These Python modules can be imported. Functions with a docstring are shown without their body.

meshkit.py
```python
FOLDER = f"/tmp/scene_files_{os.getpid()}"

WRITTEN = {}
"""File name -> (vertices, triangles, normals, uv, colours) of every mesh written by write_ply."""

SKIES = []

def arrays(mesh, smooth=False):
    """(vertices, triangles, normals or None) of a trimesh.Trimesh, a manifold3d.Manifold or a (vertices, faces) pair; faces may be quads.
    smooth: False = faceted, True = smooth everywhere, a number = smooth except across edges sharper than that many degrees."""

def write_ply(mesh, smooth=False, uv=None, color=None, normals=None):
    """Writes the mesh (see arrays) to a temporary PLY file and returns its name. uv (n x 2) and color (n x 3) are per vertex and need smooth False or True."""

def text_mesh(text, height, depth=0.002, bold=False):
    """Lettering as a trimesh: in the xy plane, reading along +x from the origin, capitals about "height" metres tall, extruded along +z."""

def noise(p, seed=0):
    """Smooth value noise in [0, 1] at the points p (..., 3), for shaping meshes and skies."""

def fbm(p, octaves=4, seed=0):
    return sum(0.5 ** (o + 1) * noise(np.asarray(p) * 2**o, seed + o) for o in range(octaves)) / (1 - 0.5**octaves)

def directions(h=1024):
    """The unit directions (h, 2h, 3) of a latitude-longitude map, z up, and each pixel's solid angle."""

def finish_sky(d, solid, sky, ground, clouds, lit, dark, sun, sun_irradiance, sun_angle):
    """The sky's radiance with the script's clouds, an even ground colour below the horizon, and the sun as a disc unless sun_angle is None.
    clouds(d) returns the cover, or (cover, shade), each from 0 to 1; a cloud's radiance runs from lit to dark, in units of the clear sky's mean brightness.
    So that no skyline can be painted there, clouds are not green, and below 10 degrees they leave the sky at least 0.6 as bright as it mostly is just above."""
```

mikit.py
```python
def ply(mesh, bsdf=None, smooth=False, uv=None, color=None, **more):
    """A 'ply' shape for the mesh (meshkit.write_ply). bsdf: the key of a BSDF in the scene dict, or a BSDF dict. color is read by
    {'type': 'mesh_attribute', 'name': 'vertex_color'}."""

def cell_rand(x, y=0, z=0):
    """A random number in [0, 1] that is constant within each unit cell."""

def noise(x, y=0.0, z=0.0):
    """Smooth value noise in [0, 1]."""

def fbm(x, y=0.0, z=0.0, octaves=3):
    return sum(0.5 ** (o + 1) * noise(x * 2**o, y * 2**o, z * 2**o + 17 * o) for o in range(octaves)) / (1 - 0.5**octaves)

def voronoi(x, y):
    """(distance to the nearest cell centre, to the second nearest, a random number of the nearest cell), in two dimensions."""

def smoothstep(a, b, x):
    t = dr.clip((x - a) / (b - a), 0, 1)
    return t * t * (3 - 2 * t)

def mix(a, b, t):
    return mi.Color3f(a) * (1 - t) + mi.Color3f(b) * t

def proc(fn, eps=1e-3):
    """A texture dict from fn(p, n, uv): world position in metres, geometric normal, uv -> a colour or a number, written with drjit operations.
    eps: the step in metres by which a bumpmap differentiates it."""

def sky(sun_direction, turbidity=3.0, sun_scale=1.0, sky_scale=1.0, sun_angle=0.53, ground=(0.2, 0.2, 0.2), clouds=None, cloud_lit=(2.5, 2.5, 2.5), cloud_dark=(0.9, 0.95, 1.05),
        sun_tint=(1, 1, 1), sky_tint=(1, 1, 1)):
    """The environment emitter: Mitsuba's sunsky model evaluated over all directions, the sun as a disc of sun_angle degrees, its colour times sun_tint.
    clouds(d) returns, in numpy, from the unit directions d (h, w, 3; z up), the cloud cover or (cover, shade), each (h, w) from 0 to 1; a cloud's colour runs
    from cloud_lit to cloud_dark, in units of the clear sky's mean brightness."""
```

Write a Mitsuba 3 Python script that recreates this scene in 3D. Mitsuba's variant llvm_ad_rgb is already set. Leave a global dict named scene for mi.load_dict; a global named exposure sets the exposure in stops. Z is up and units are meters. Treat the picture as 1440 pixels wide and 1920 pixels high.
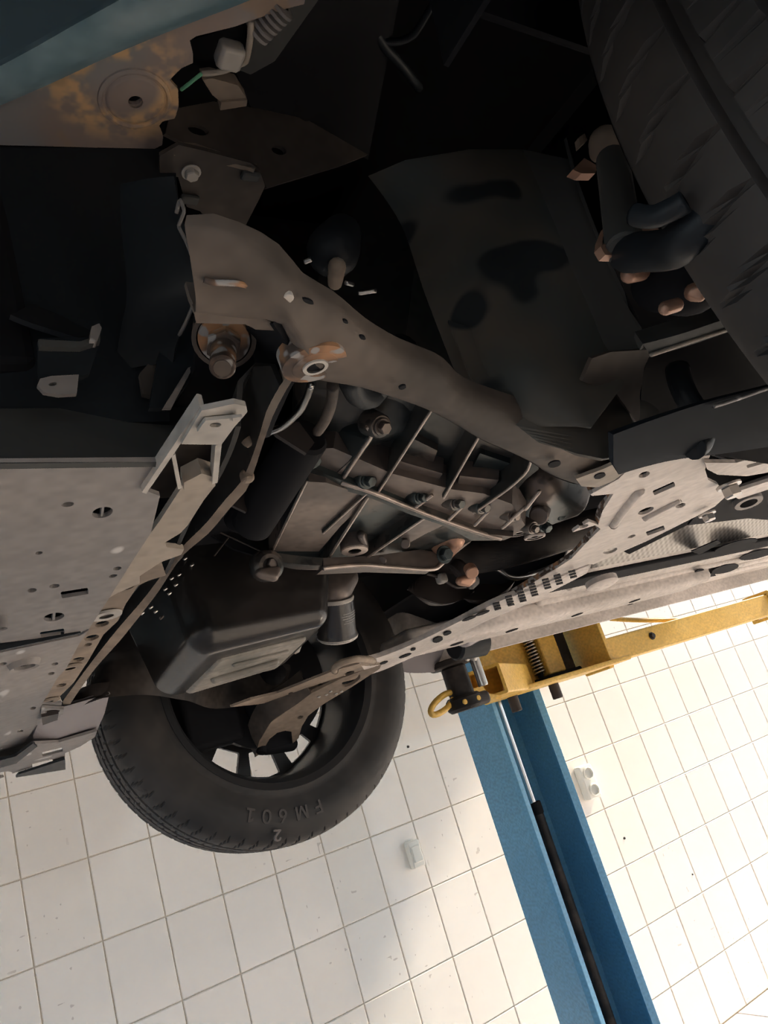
import math, random
import numpy as np, trimesh, manifold3d as m3
import drjit as dr, mitsuba as mi
import meshkit, mikit
from mikit import proc, noise, fbm, voronoi, smoothstep, mix
from shapely.geometry import Polygon, Point, box as sbox
from shapely import affinity
from scipy.interpolate import PchipInterpolator
T = mi.ScalarTransform4f
random.seed(4); rng = np.random.default_rng(4)
scene, labels = {}, {}

# ---------------------------------------------------------------- camera, daylight, exposure
# World: x runs to the rear of the car, y to the tiled wall, z up; the origin is at the phone's lens, 1.5 m above the floor.
CAM = np.array([[0.83056882, -0.4721326, -0.29537475], [-0.09391742, 0.40403717, -0.9099085], [0.54893985, 0.78348246, 0.2912392]])
FPX = 1443.9
scene['camera'] = dict(type='perspective', fov=math.degrees(2 * math.atan(720 / FPX)), fov_axis='x', near_clip=0.01, far_clip=200.0,
                       to_world=T().look_at(origin=[0, 0, 0], target=CAM[2].tolist(), up=(-CAM[1]).tolist()))
scene['daylight'] = mikit.sky((0.80, -0.15, 0.70), turbidity=3.0, sun_angle=2.5, sun_scale=0.85, sky_scale=1.0, ground=(0.34, 0.33, 0.31), sun_tint=(0.93, 0.98, 1.06))
exposure = 3.2

FLOOR, WALL, CEIL, REAR, FRONT, LEFT = -1.5, 2.858, 2.7, 5.0, -4.6, -5.2

# ---------------------------------------------------------------- helpers
def ray(u, v): return CAM.T @ np.array([(u - 720) / FPX, (v - 960) / FPX, 1.0])
def at(u, v, X=None, Y=None, Z=None, pl=None):
    """The point of a plane (x, y or z constant, or a (point, normal) plane) seen at a place in the photograph."""
    d = ray(u, v)
    if pl is not None: return d * (np.dot(pl[0], pl[1]) / np.dot(d, pl[1]))
    k, w = ((0, X), (1, Y), (2, Z))[0 if X is not None else 1 if Y is not None else 2]
    return d * (w / d[k])
def pts(px, **k): return np.array([at(u, v, **k) for u, v in px])
def tri(a, f): return trimesh.Trimesh(np.asarray(a, float), np.asarray(f, int), process=False)
def cat(*ms): return trimesh.util.concatenate([m for m in ms if m is not None])
def box(lo, hi):
    lo, hi = np.array(lo, float), np.array(hi, float)
    b = trimesh.creation.box(extents=hi - lo); b.apply_translation((lo + hi) / 2); return b
def rbox(lo, hi, r=.004, seg=6):
    lo, hi = np.array(lo, float), np.array(hi, float)
    s = m3.Manifold.sphere(r, seg)
    ms = [s.translate([(lo[0] + r, hi[0] - r)[i], (lo[1] + r, hi[1] - r)[j], (lo[2] + r, hi[2] - r)[k]]) for i in (0, 1) for j in (0, 1) for k in (0, 1)]
    return mtri(m3.Manifold.batch_hull(ms))
def mtri(m):
    q = m.to_mesh(); return tri(q.vert_properties[:, :3], q.tri_verts)
def hull(spheres, seg=16):
    return m3.Manifold.batch_hull([m3.Manifold.sphere(r, seg).translate(list(map(float, p))) for p, r in spheres])
def frame(z):
    z = np.asarray(z, float) / np.linalg.norm(z); x = np.cross([0, 0, 1] if abs(z[2]) < .9 else [1, 0, 0], z); x /= np.linalg.norm(x)
    return np.column_stack([x, np.cross(z, x), z])
def cyl(p0, p1, r, seg=24, r1=None):
    """A cylinder (or cone) with a small chamfer at its ends."""
    p0, p1 = np.array(p0, float), np.array(p1, float); L = np.linalg.norm(p1 - p0); r1 = r if r1 is None else r1; c = min(.15 * min(r, r1), .2 * L)
    m = trimesh.creation.revolve([(0, 0), (r - c, 0), (r, c), (r1, L - c), (r1 - c, L), (0, L)], sections=seg)
    A = np.eye(4); A[:3, :3] = frame(p1 - p0); A[:3, 3] = p0; m.apply_transform(A); return m
def lathe(prof, p0, axis, seg=32):
    m = trimesh.creation.revolve(prof, sections=seg); A = np.eye(4); A[:3, :3] = frame(axis); A[:3, 3] = p0; m.apply_transform(A); return m
def hexbolt(p, n, r=.008, h=.006, washer=True):
    """A hexagon bolt head standing on p along n, on its flange."""
    n = np.asarray(n, float) / np.linalg.norm(n); p = np.asarray(p, float)
    a = cyl(p + n * h * .3, p + n * h * 1.3, r, 6); w = cyl(p, p + n * h * .35, r * 1.35, 20) if washer else None
    return cat(a, w)
def curve(P, n):
    """n points along a smooth line through P, evenly spaced."""
    P = np.asarray(P, float); s = np.r_[0, np.cumsum(np.linalg.norm(np.diff(P, axis=0), axis=1))]
    return PchipInterpolator(s, P)(np.linspace(0, s[-1], n))
def tube(P, r, n=40, seg=10, smoothline=True):
    C = curve(P, n) if smoothline else np.asarray(P, float); n = len(C)
    t = np.gradient(C, axis=0); t /= np.linalg.norm(t, axis=1, keepdims=True)
    u = np.cross(t[0], [0.3, .2, 1]); u /= np.linalg.norm(u); V = []
    r = np.broadcast_to(r, (n,))
    for i in range(n):
        u = u - t[i] * np.dot(u, t[i]); u /= np.linalg.norm(u); w = np.cross(t[i], u)
        a = np.arange(seg) * 2 * np.pi / seg; V.append(C[i] + r[i] * (np.cos(a)[:, None] * u + np.sin(a)[:, None] * w))
    V = np.vstack(V + [C[:1], C[-1:]]); F = []
    for i in range(n - 1):
        for j in range(seg):
            a, b = i * seg + j, i * seg + (j + 1) % seg; F += [(a, b, b + seg), (a, b + seg, a + seg)]
    k = n * seg
    for j in range(seg): F += [(k, (j + 1) % seg, j), (k + 1, (n - 1) * seg + j, (n - 1) * seg + (j + 1) % seg)]
    return tri(V, F)
def shell(G, t=.003):
    """A sheet of thickness t through the grid of points G (rows, columns, 3); the thickness lies on the side away from the lens."""
    G = np.asarray(G, float); n, m = G.shape[:2]
    N = np.cross(np.gradient(G, axis=0), np.gradient(G, axis=1)); N /= np.maximum(np.linalg.norm(N, axis=2, keepdims=True), 1e-12)
    if np.mean(np.sum(N * G, axis=2)) < 0: N = -N
    V = np.vstack([G.reshape(-1, 3), (G + N * t).reshape(-1, 3)]); k = n * m; F = []
    for i in range(n - 1):
        for j in range(m - 1):
            a, b, c, d = i * m + j, i * m + j + 1, (i + 1) * m + j + 1, (i + 1) * m + j
            F += [(a, b, c), (a, c, d), (a + k, c + k, b + k), (a + k, d + k, c + k)]
    rim = [i * m for i in range(n)] + [(n - 1) * m + j for j in range(1, m)] + [i * m + m - 1 for i in range(n - 2, -1, -1)] + [j for j in range(m - 2, 0, -1)]
    for a, b in zip(rim, rim[1:] + rim[:1]): F += [(a, b, b + k), (a, b + k, a + k)]
    q = tri(V, F)
    if q.volume < 0: q.invert()
    return q
def loft(curves, n=40, t=.003): return shell(np.array([curve(c, n) for c in curves]), t)
def slab(P, n, t, holes=(), bevel=0):
    """The flat polygon P (3-D points) with holes, made t thick along n."""
    P = np.asarray(P, float); A = frame(n); o = P[0]
    q = Polygon((P - o) @ A[:, :2], [(np.asarray(h) - o) @ A[:, :2] for h in holes]).buffer(0)
    gs = getattr(q, 'geoms', [q]); ms = [trimesh.creation.extrude_polygon(g, t, engine='earcut') for g in gs if g.area > 1e-9]
    m = cat(*ms); B = np.eye(4); B[:3, :3] = A; B[:3, 3] = o; m.apply_transform(B); return m
def ell(u, v, a, b, deg=0, n=18):
    w = np.arange(n) * 2 * np.pi / n; c, s = math.cos(math.radians(deg)), math.sin(math.radians(deg))
    return [(u + a * math.cos(x) * c - b * math.sin(x) * s, v + a * math.cos(x) * s + b * math.sin(x) * c) for x in w]
def plate(px, t, holes=(), Z=None, Y=None, X=None, pl=None):
    """A flat plate whose face towards the lens lies in the given plane."""
    k = dict(X=X, Y=Y, Z=Z, pl=pl); P = pts(px, **k); n = np.array([X is not None, Y is not None, Z is not None], float) if pl is None else np.asarray(pl[1], float)
    n = n / np.linalg.norm(n)
    if np.dot(n, P.mean(0)) < 0: n = -n
    return slab(P, n, t, [pts(h, **k) for h in holes])
def plane3(a, b, c): return (np.asarray(a), np.cross(np.asarray(b) - a, np.asarray(c) - a))
def key(name):
    if name not in USED: USED[name] = 0; return name
    USED[name] += 1; return f'{name}_{USED[name]:03d}'
USED = {}
def add(name, mesh, mat, smooth=False, label=None, cat_=None, group=None, kind=None, to_world=None):
    k = key(name); d = mikit.ply(mesh, mat, smooth=smooth) if not isinstance(mesh, dict) else dict(mesh)
    if to_world is not None: d['to_world'] = to_world
    scene[k] = d; tag(k, label, cat_, group, kind); return k
def tag(k, label=None, cat_=None, group=None, kind=None):
    q = {a: b for a, b in (('label', label), ('category', cat_), ('group', group), ('kind', kind)) if b}
    if q: labels[k] = q

# ---------------------------------------------------------------- materials
def pr(base, rough=.5, metal=0., spec=.5, coat=0., coatg=.9, sheen=0.):
    b = base if isinstance(base, dict) else {'type': 'rgb', 'value': list(base)}
    r = rough if isinstance(rough, dict) else float(rough)
    return {'type': 'twosided', 'b': {'type': 'principled', 'base_color': b, 'roughness': r, 'metallic': metal, 'specular': spec, 'clearcoat': coat, 'clearcoat_gloss': coatg, 'sheen': sheen}}
def dusty(a, b, sc=9., lo=.35, hi=.75, fine=None):
    """Paint a under dust b in soft patches, with fine specks."""
    def fn(p, n, uv):
        k = smoothstep(lo, hi, fbm(p.x * sc, p.y * sc, p.z * sc, 4)); s = noise(p.x * 160, p.y * 160, p.z * 160)
        c = mix(a, b, k) * (.86 + .28 * s)
        if fine is not None:
            w = smoothstep(.80, .88, noise(p.x * 75 + 3, p.y * 32, p.z * 75)); c = c * (1 - w) + mi.Color3f(fine) * w
        return c
    return proc(fn)
def rust(p, n, uv):
    k = fbm(p.x * 60, p.y * 60, p.z * 60, 3); j = noise(p.x * 210 + 7, p.y * 210, p.z * 210)
    return mix(mix((.055, .038, .030), (.30, .155, .075), smoothstep(.42, .70, k)), (.26, .25, .24), smoothstep(.52, .68, j))
def rustpanel(p, n, uv):
    """Bare grey-brown sheet with rust blisters and a greyer wiped area."""
    k = fbm(p.x * 16, p.y * 16, p.z * 16, 3); b = fbm(p.x * 38 + 4, p.y * 38, p.z * 38, 3)
    c = mix((.25, .20, .175), (.22, .22, .22), smoothstep(.42, .62, k))
    d = dr.sqrt(dr.square(p.x - .150) + dr.square((p.y - .338) * 1.2)); f = fbm(p.x * 130, p.y * 130, p.z * 130, 3)
    w = smoothstep(.018, .026, d) * (1 - smoothstep(.034, .058, d)); return mix(mix(c, (.55, .36, .19), smoothstep(.40, .58, f * .6 + b * .4) * w), (.30, .20, .12), smoothstep(.60, .72, b) * .6)
def bodypaint(p, n, uv):
    k = fbm(p.x * 26, p.y * 26, p.z * 26, 4); return mix((.10, .17, .20), (.20, .29, .33), smoothstep(.35, .7, k))
def stained(p, n, uv):
    k = fbm(p.x * 12, p.y * 12, p.z * 12, 3); s = noise(p.x * 34, p.y * 30 + 3, p.z * 34)
    return mix(mix((.050, .058, .055), (.085, .075, .062), smoothstep(.4, .65, k)), (.018, .022, .024), smoothstep(.70, .80, s))
def tilec(p, n, uv):
    k = mikit.cell_rand(dr.floor((p.x + 0.33178) / .2), dr.floor((p.z - .2429) / .252)); s = smoothstep(.93, .95, noise(p.x * 60, p.z * 60, 3.1)) * smoothstep(.62, .75, noise(p.x * 3.1, p.z * 2.3))
    return mix(mix((.79, .735, .66), (.82, .77, .70), k), (.36, .30, .25), s * .5)
def tyrec(p, n, uv):
    k = fbm(p.x * 14, p.y * 14, p.z * 14, 4); return mix((.019, .0185, .0185), (.042, .037, .034), smoothstep(.3, .75, k))
def cast(p, n, uv):
    k = fbm(p.x * 18, p.y * 18, p.z * 18, 4); s = fbm(p.x * 90, p.y * 90, p.z * 90, 2)
    return mix(mix((.040, .053, .055), (.14, .115, .10), smoothstep(.40, .68, k)), (.025, .027, .028), smoothstep(.62, .75, s) * .7)
def heat(p, n, uv):
    """Embossed aluminium heat shield."""
    g = .5 + .5 * dr.sin(p.x * 420) * dr.sin(p.y * 420); return mix((.13, .12, .11), (.30, .28, .26), g)
MAT = {
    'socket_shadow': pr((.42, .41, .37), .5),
    'tile': pr(proc(tilec), .12, spec=.5, coat=.4, coatg=.97), 'grout': pr((.54, .475, .39), .9), 'plaster': pr((.80, .77, .71), .8), 'white_paint': pr((.82, .81, .79), .7),
    'floor_tile': pr((.56, .52, .50), .22, spec=.4), 'concrete': pr(dusty((.36, .34, .31), (.45, .42, .38), 1.2), .8), 'frame_white': pr((.75, .75, .74), .4),
    'lift_blue': pr(dusty((.085, .255, .41), (.105, .29, .45), 3.), .38, spec=.5), 'lift_yellow': pr(dusty((.62, .38, .07), (.68, .44, .11), 7.), .42), 'steel': pr((.52, .50, .48), .28, 1.), 'dark_steel': pr((.045, .038, .036), .5, .3, spec=.3),
    'chrome': pr((.85, .85, .85), .12, 1.), 'grimy_black': pr(dusty((.014, .013, .013), (.040, .033, .029), 20.), .55, spec=.2), 'socket_white': pr((.72, .70, .63), .35),
    'rubber': pr(proc(tyrec), .62, spec=.4, sheen=.3), 'rubber_mark': pr((.060, .052, .048), .7), 'chalk': pr((.16, .14, .13), .9), 'rim': pr((.020, .021, .023), .38, spec=.5), 'black': pr((.010, .0105, .0125), .75, spec=.10), 'black_plastic': pr((.013, .016, .019), .45, spec=.2), 'tray_face': pr((.015, .019, .024), .7, spec=.06), 'channel': pr(dusty((.014, .016, .017), (.030, .028, .026), 8.), .5, spec=.25), 'cast_shaded': pr(dusty((.028, .036, .037), (.065, .058, .052), 12.), .35, .3, spec=.4),
    'frame_paint': pr(dusty((.052, .045, .040), (.12, .098, .082), 11.), .62, spec=.2), 'frame_dust': pr(dusty((.17, .135, .105), (.27, .215, .165), 14.), .75), 'rust': pr(proc(rust), .7), 'rusty_panel': pr(proc(rustpanel), .6), 'body_blue': pr(proc(bodypaint), .3, coat=.5),
    'tray': pr(dusty((.17, .16, .155), (.225, .205, .19), 5., fine=(.42, .41, .40)), .5), 'tray_dust': pr(dusty((.26, .23, .195), (.34, .29, .235), 9.), .7), 'liner': pr((.22, .20, .205), .45), 'pale_metal': pr(dusty((.34, .32, .29), (.46, .43, .39), 20.), .5, .2),
    'cast': pr(proc(cast), .36, .55), 'cast_clean': pr(dusty((.13, .11, .10), (.23, .19, .165), 14.), .42, .5), 'edge': pr(dusty((.40, .34, .30), (.55, .47, .42), 40.), .35, .7), 'pan': pr(dusty((.010, .010, .010), (.022, .019, .018), 10.), .24, spec=.55), 'pan_dust': pr(dusty((.15, .145, .125), (.26, .24, .21), 12.), .5, .3),
    'floorpan': pr(dusty((.42, .38, .345), (.55, .50, .46), 6.), .55), 'heat_shield': pr(proc(heat), .4, .4), 'stained': pr(proc(stained), .5, spec=.25), 'copper': pr((.40, .24, .17), .4, .5), 'seal': pr((.060, .062, .060), .6, spec=.2), 'filter': pr((.012, .012, .013), .25, coat=.6), 'print': pr((.35, .34, .33), .6),
    'wire_green': pr((.10, .32, .18), .5), 'glass': {'type': 'thindielectric'}, 'car_paint': pr((.13, .20, .235), .3, coat=.8),
}
for k_, m_ in MAT.items(): scene[k_ + '_material'] = {**m_}
_ply = mikit.ply
def ply_(mesh, mat, smooth=False): return _ply(mesh, mat + '_material', smooth=smooth)
mikit.ply = ply_
# ---------------------------------------------------------------- the room
def wall_with(lo, hi, axis, c, t, openings):
    """A wall in the plane axis = c, spanning lo to hi, with rectangular openings."""
    a = sbox(*lo, *hi)
    for o in openings: a = a.difference(sbox(*o))
    m = trimesh.creation.extrude_polygon(a, t, engine='earcut'); B = np.eye(4)
    if axis == 'x': B[:3, :3] = np.array([[0, 0, 1], [1, 0, 0], [0, 1, 0]])
    else: B[:3, :3] = np.array([[1, 0, 0], [0, 0, -1], [0, 1, 0]])
    m.apply_transform(B); m.apply_translation([c, 0, 0] if axis == 'x' else [0, c, 0]); return m
add('floor', box((FRONT - .2, LEFT - .2, FLOOR - .2), (REAR + .2, WALL + .3, FLOOR - .008)), 'grout', kind='structure')
add('ceiling', box((FRONT - .2, LEFT - .2, CEIL), (REAR + .2, WALL + .3, CEIL + .2)), 'white_paint', kind='structure')
add('wall_right', box((FRONT - .2, WALL + .006, FLOOR - .2), (REAR + .2, WALL + .25, CEIL + .1)), 'grout', kind='structure')
add('wall_rear', wall_with((LEFT - .2, FLOOR - .2), (WALL + .1, CEIL + .1), 'x', REAR, .2, [(-4.7, FLOOR, 2.85, 2.6)]), 'plaster', kind='structure')
add('wall_front', wall_with((LEFT - .2, FLOOR - .2), (WALL + .1, CEIL + .1), 'x', FRONT - .2, .2, [(-3.6, -.7, 1.7, 2.1)]), 'plaster', kind='structure')
add('wall_left', wall_with((FRONT - .2, FLOOR - .2), (REAR + .2, CEIL + .1), 'y', LEFT, .2, [(-2.6, -.3, -.6, 1.5), (1.2, -.3, 3.2, 1.5)]), 'plaster', kind='structure')
add('yard', box((-60, -60, FLOOR - .4), (60, 60, FLOOR - .2)), 'concrete', kind='structure')
def window(axis, lo, hi, c):
    k = key('window'); w = []
    def bar(a0, b0, a1, b1, d=.05): w.append(box((c - d / 2, a0, b0), (c + d / 2, a1, b1)) if axis == 'x' else box((a0, c - d / 2, b0), (a1, c + d / 2, b1)))
    (a0, b0), (a1, b1) = lo, hi; f = .05
    bar(a0, b0, a1, b0 + f); bar(a0, b1 - f, a1, b1); bar(a0, b0 + f, a0 + f, b1 - f); bar(a1 - f, b0 + f, a1, b1 - f)
    mx = (a0 + a1) / 2; bar(mx - f / 2, b0 + f, mx + f / 2, b1 - f)
    scene[k] = mikit.ply(cat(*w), 'frame_white'); tag(k, kind='structure')
    for p0, p1 in ((a0 + f, mx - f / 2), (mx + f / 2, a1 - f)):
        q = box((c - .002, p0, b0 + f), (c + .002, p1, b1 - f)) if axis == 'x' else box((p0, c - .002, b0 + f), (p1, c + .002, b1 - f))
        add(k + '__pane', q.slice_plane([c, c, 0], [1, 0, 0] if axis == 'x' else [0, 1, 0]) if False else slab(*(([[c, p0, b0 + f], [c, p1, b0 + f], [c, p1, b1 - f], [c, p0, b1 - f]], (1, 0, 0)) if axis == 'x' else ([[p0, c, b0 + f], [p1, c, b0 + f], [p1, c, b1 - f], [p0, c, b1 - f]], (0, 1, 0))), .0005), 'glass')
window('y', (-2.6, -.3), (-.6, 1.5), LEFT - .1); window('y', (1.2, -.3), (3.2, 1.5), LEFT - .1); window('x', (-3.6, -.7), (1.7, 2.1), FRONT - .1)
# glazed tiles, 20 x 25 cm, each a piece of its own where the photograph shows them
TW, TH, X0, Z0 = .2, .25195, -.33178, .24289
def tile_mesh(w, h, t=.008, b=.0022):
    v = [(x, 0, z) for x, z in ((0, 0), (w, 0), (w, h), (0, h))]; u = [(x, -t + b, z) for x, z in ((0, 0), (w, 0), (w, h), (0, h))]
    i = [(x, -t, z) for x, z in ((b, b), (w - b, b), (w - b, h - b), (b, h - b))]; F = []
    for a in (0, 4):
        for j in range(4): F += [(a + j, a + (j + 1) % 4, a + 4 + (j + 1) % 4), (a + j, a + 4 + (j + 1) % 4, a + 4 + j)]
    q = tri(v + u + i, F + [(8, 9, 10), (8, 10, 11)]); q.fix_normals(); return q
G = .0042
one = mikit.ply(tile_mesh(TW - G, TH - G), 'tile'); rest = []
for j in range(-11, 8):
    for i in range(-22, 33):
        x, z = X0 + i * TW + G / 2, Z0 - (j + 1) * TH + G / 2
        if z < FLOOR - .2 or x + TW > REAR or z > CEIL - .03: continue
        h = TH - G
        dy, rz = rng.normal(0, .00025), rng.normal(0, .035)
        if -1 <= i <= 20 and -2 <= j <= 7 and z > FLOOR - .15:
            if z < FLOOR: h = z + h - FLOOR; z = FLOOR
            add('wall_right__tile', one if h == TH - G else mikit.ply(tile_mesh(TW - G, h), 'tile'), None, to_world=T().translate([x, WALL + .008 + dy, z]).rotate([0, 0, 1], rz))
        else:
            m = tile_mesh(TW - G, h); m.apply_translation([x, WALL + .008, z]); rest.append(m)
add('wall_right__tile_field', cat(*rest), 'tile', kind='stuff')
fl, FT = [], .33
def floor_tile(w): 
    q = tile_mesh(w, w); q.apply_transform(trimesh.transformations.rotation_matrix(-math.pi / 2, (1, 0, 0))); q.fix_normals(); return q
ft = floor_tile(FT - .005); lo = ft.bounds[0]; ft.apply_translation([-lo[0], -lo[1], -ft.bounds[1][2]]); fone = mikit.ply(ft, 'floor_tile')
for i in range(33):
    for j in range(25):
        x, y = FRONT + i * FT, WALL - (j + 1) * FT
        if x > REAR - FT or y < LEFT: continue
        if 2.6 < x < 4.4 and y > 1.6: add('floor__tile', fone, None, to_world=T().translate([x, y, FLOOR]))
        else: m = ft.copy(); m.apply_translation([x, y, FLOOR]); fl.append(m)
add('floor__tile_field', cat(*fl), 'floor_tile', kind='stuff')
# wall fittings
k = add('light_switch', rbox((1.598, WALL - .034, -.425), (1.652, WALL, -.325), .006), 'socket_white', 30, 'small cream wall box with a rocker, fixed to the tiles below the tyre', 'switch')
add(k + '__rocker', rbox((1.605, WALL - .042, -.405), (1.645, WALL - .032, -.345), .004), 'socket_white', 30)
k = add('power_socket', rbox((2.565, WALL - .045, -.45), (2.645, WALL, -.30), .008), 'socket_white', 30, 'white double power socket on the wall just right of the blue post', 'socket')
for z in (-.412, -.338):
    add(k + '__outlet', lathe([(.013, .002), (.026, .002), (.028, .004), (.028, .010), (.024, .012), (.022, .004), (.013, .004), (.013, .002)], (2.605, WALL - .043, z), (0, -1, 0), 24), 'socket_white', 40)
    add(k + '__outlet_shade', cyl((2.605, WALL - .044, z), (2.605, WALL - .0475, z), .0215, 24), 'socket_shadow', 40)  # shade of the outlet recess put in as a greyer disc
for x, z, r in ((2.72, -.66, .006), (3.05, -.93, .004), (1.75, .015, .006)):
    add('wall_right__screw_head', lathe([(0, 0), (r, 0), (r * .9, .003), (0, .004)], (x, WALL, z), (0, -1, 0), 10), 'dark_steel', 40)
# ---------------------------------------------------------------- the two-post lift
LX0, LX1, LY0, LY1 = 1.598, 1.826, 2.05, 2.225
L = 'vehicle_lift'; tag(L, 'blue two-post car lift with yellow arms and carriage under the sill', 'car lift')
def lip(pts2, z0, z1, t=.008):
    """An open folded section: the polyline thickened by t and extruded."""
    from shapely.geometry import LineString
    q = LineString(pts2).buffer(t / 2, cap_style=2, join_style=1); m = trimesh.creation.extrude_polygon(q, z1 - z0, engine='earcut'); m.apply_translation([0, 0, z0]); return m
add(L + '__column', lip([(LX0 + .028, LY0 + .008), (LX0 + .008, LY0 + .001), (LX0, LY0 + .012), (LX0, LY1), (LX1, LY1), (LX1, LY0 + .012), (LX1 - .008, LY0), (LX1 - .032, LY0 + .004)], FLOOR + .02, 2.25), 'lift_blue', 30)
add(L + '__base_plate', rbox((LX0 - .12, LY0 - .05, FLOOR), (LX1 + .12, LY1 + .14, FLOOR + .02), .004), 'lift_blue')
for x in (LX0 - .08, LX1 + .08):
    for y in (LY0, LY1 + .09): add(L + '__anchor_bolt', hexbolt((x, y, FLOOR + .02), (0, 0, 1), .016, .016), 'steel', 30)
add(L + '__cylinder', cyl((LX0 + .112, LY0 + .085, FLOOR + .05), (LX0 + .112, LY0 + .085, -.30), .017), 'grimy_black', 30, label='dark hydraulic cylinder inside the post')
add(L + '__cylinder__collar', cyl((LX0 + .112, LY0 + .085, -.315), (LX0 + .112, LY0 + .085, -.275), .020), 'black', 30)
add(L + '__piston_rod', cyl((LX0 + .106, LY0 + .085, -.28), (LX0 + .106, LY0 + .085, .16), .013), 'chrome', 30, label='bright piston rod')
CZ0, CZ1 = .105, .46
add(L + '__carriage', cat(rbox((LX0 + .035, LY0 - .055, CZ0), (LX1 - .04, LY0 + .15, CZ1), .012)), 'lift_yellow', 30, label='yellow carriage box riding in the post')
zs = .08
add(L + '__arm_bracket', cat(rbox((1.53, 1.80, zs - .022), (2.03, LY0 - .06, zs - .006), .004), rbox((1.53, 1.80, .30), (2.03, LY0 - .06, .316), .004), rbox((1.60, LY0 - .075, zs - .02), (1.85, LY0 - .05, .31), .004)), 'lift_yellow', 30, label='yellow plates that hold the arms')
add(L + '__rib_plate', rbox((1.955, 1.82, zs - .006), (1.972, LY0 - .06, .30), .003), 'lift_yellow', 30)
for x, h in ((1.60, .05), (1.78, .05)): add(L + '__pivot_pin', cyl((x, 1.93, zs - .02 - h), (x, 1.93, zs - .005), .017), 'dark_steel', 30)
# spring and yellow lock block in the carriage front
s = np.linspace(0, 1, 240); cx, cy = 1.765, 1.955
add(L + '__lock_spring', tube(np.c_[cx + .017 * np.cos(s * 2 * np.pi * 17), cy + .017 * np.sin(s * 2 * np.pi * 17), .10 + .19 * s], .0034, seg=6, smoothline=False), 'steel', True, label='grey coil spring of the arm lock')
add(L + '__lock_spring__guide_rod', cyl((cx, cy, .085), (cx, cy, .30), .009), 'black', 30)
add(L + '__lock_block', rbox((1.785, 1.93, .088), (1.862, 1.99, .30), .006), 'lift_yellow', 30)
add(L + '__lock_base', rbox((1.75, 1.90, .062), (1.90, 1.99, .088), .004), 'black', 30)
add(L + '__backing_bar', rbox((1.868, 1.95, .08), (1.925, 1.985, .30), .004), 'grimy_black', 30)
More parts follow.
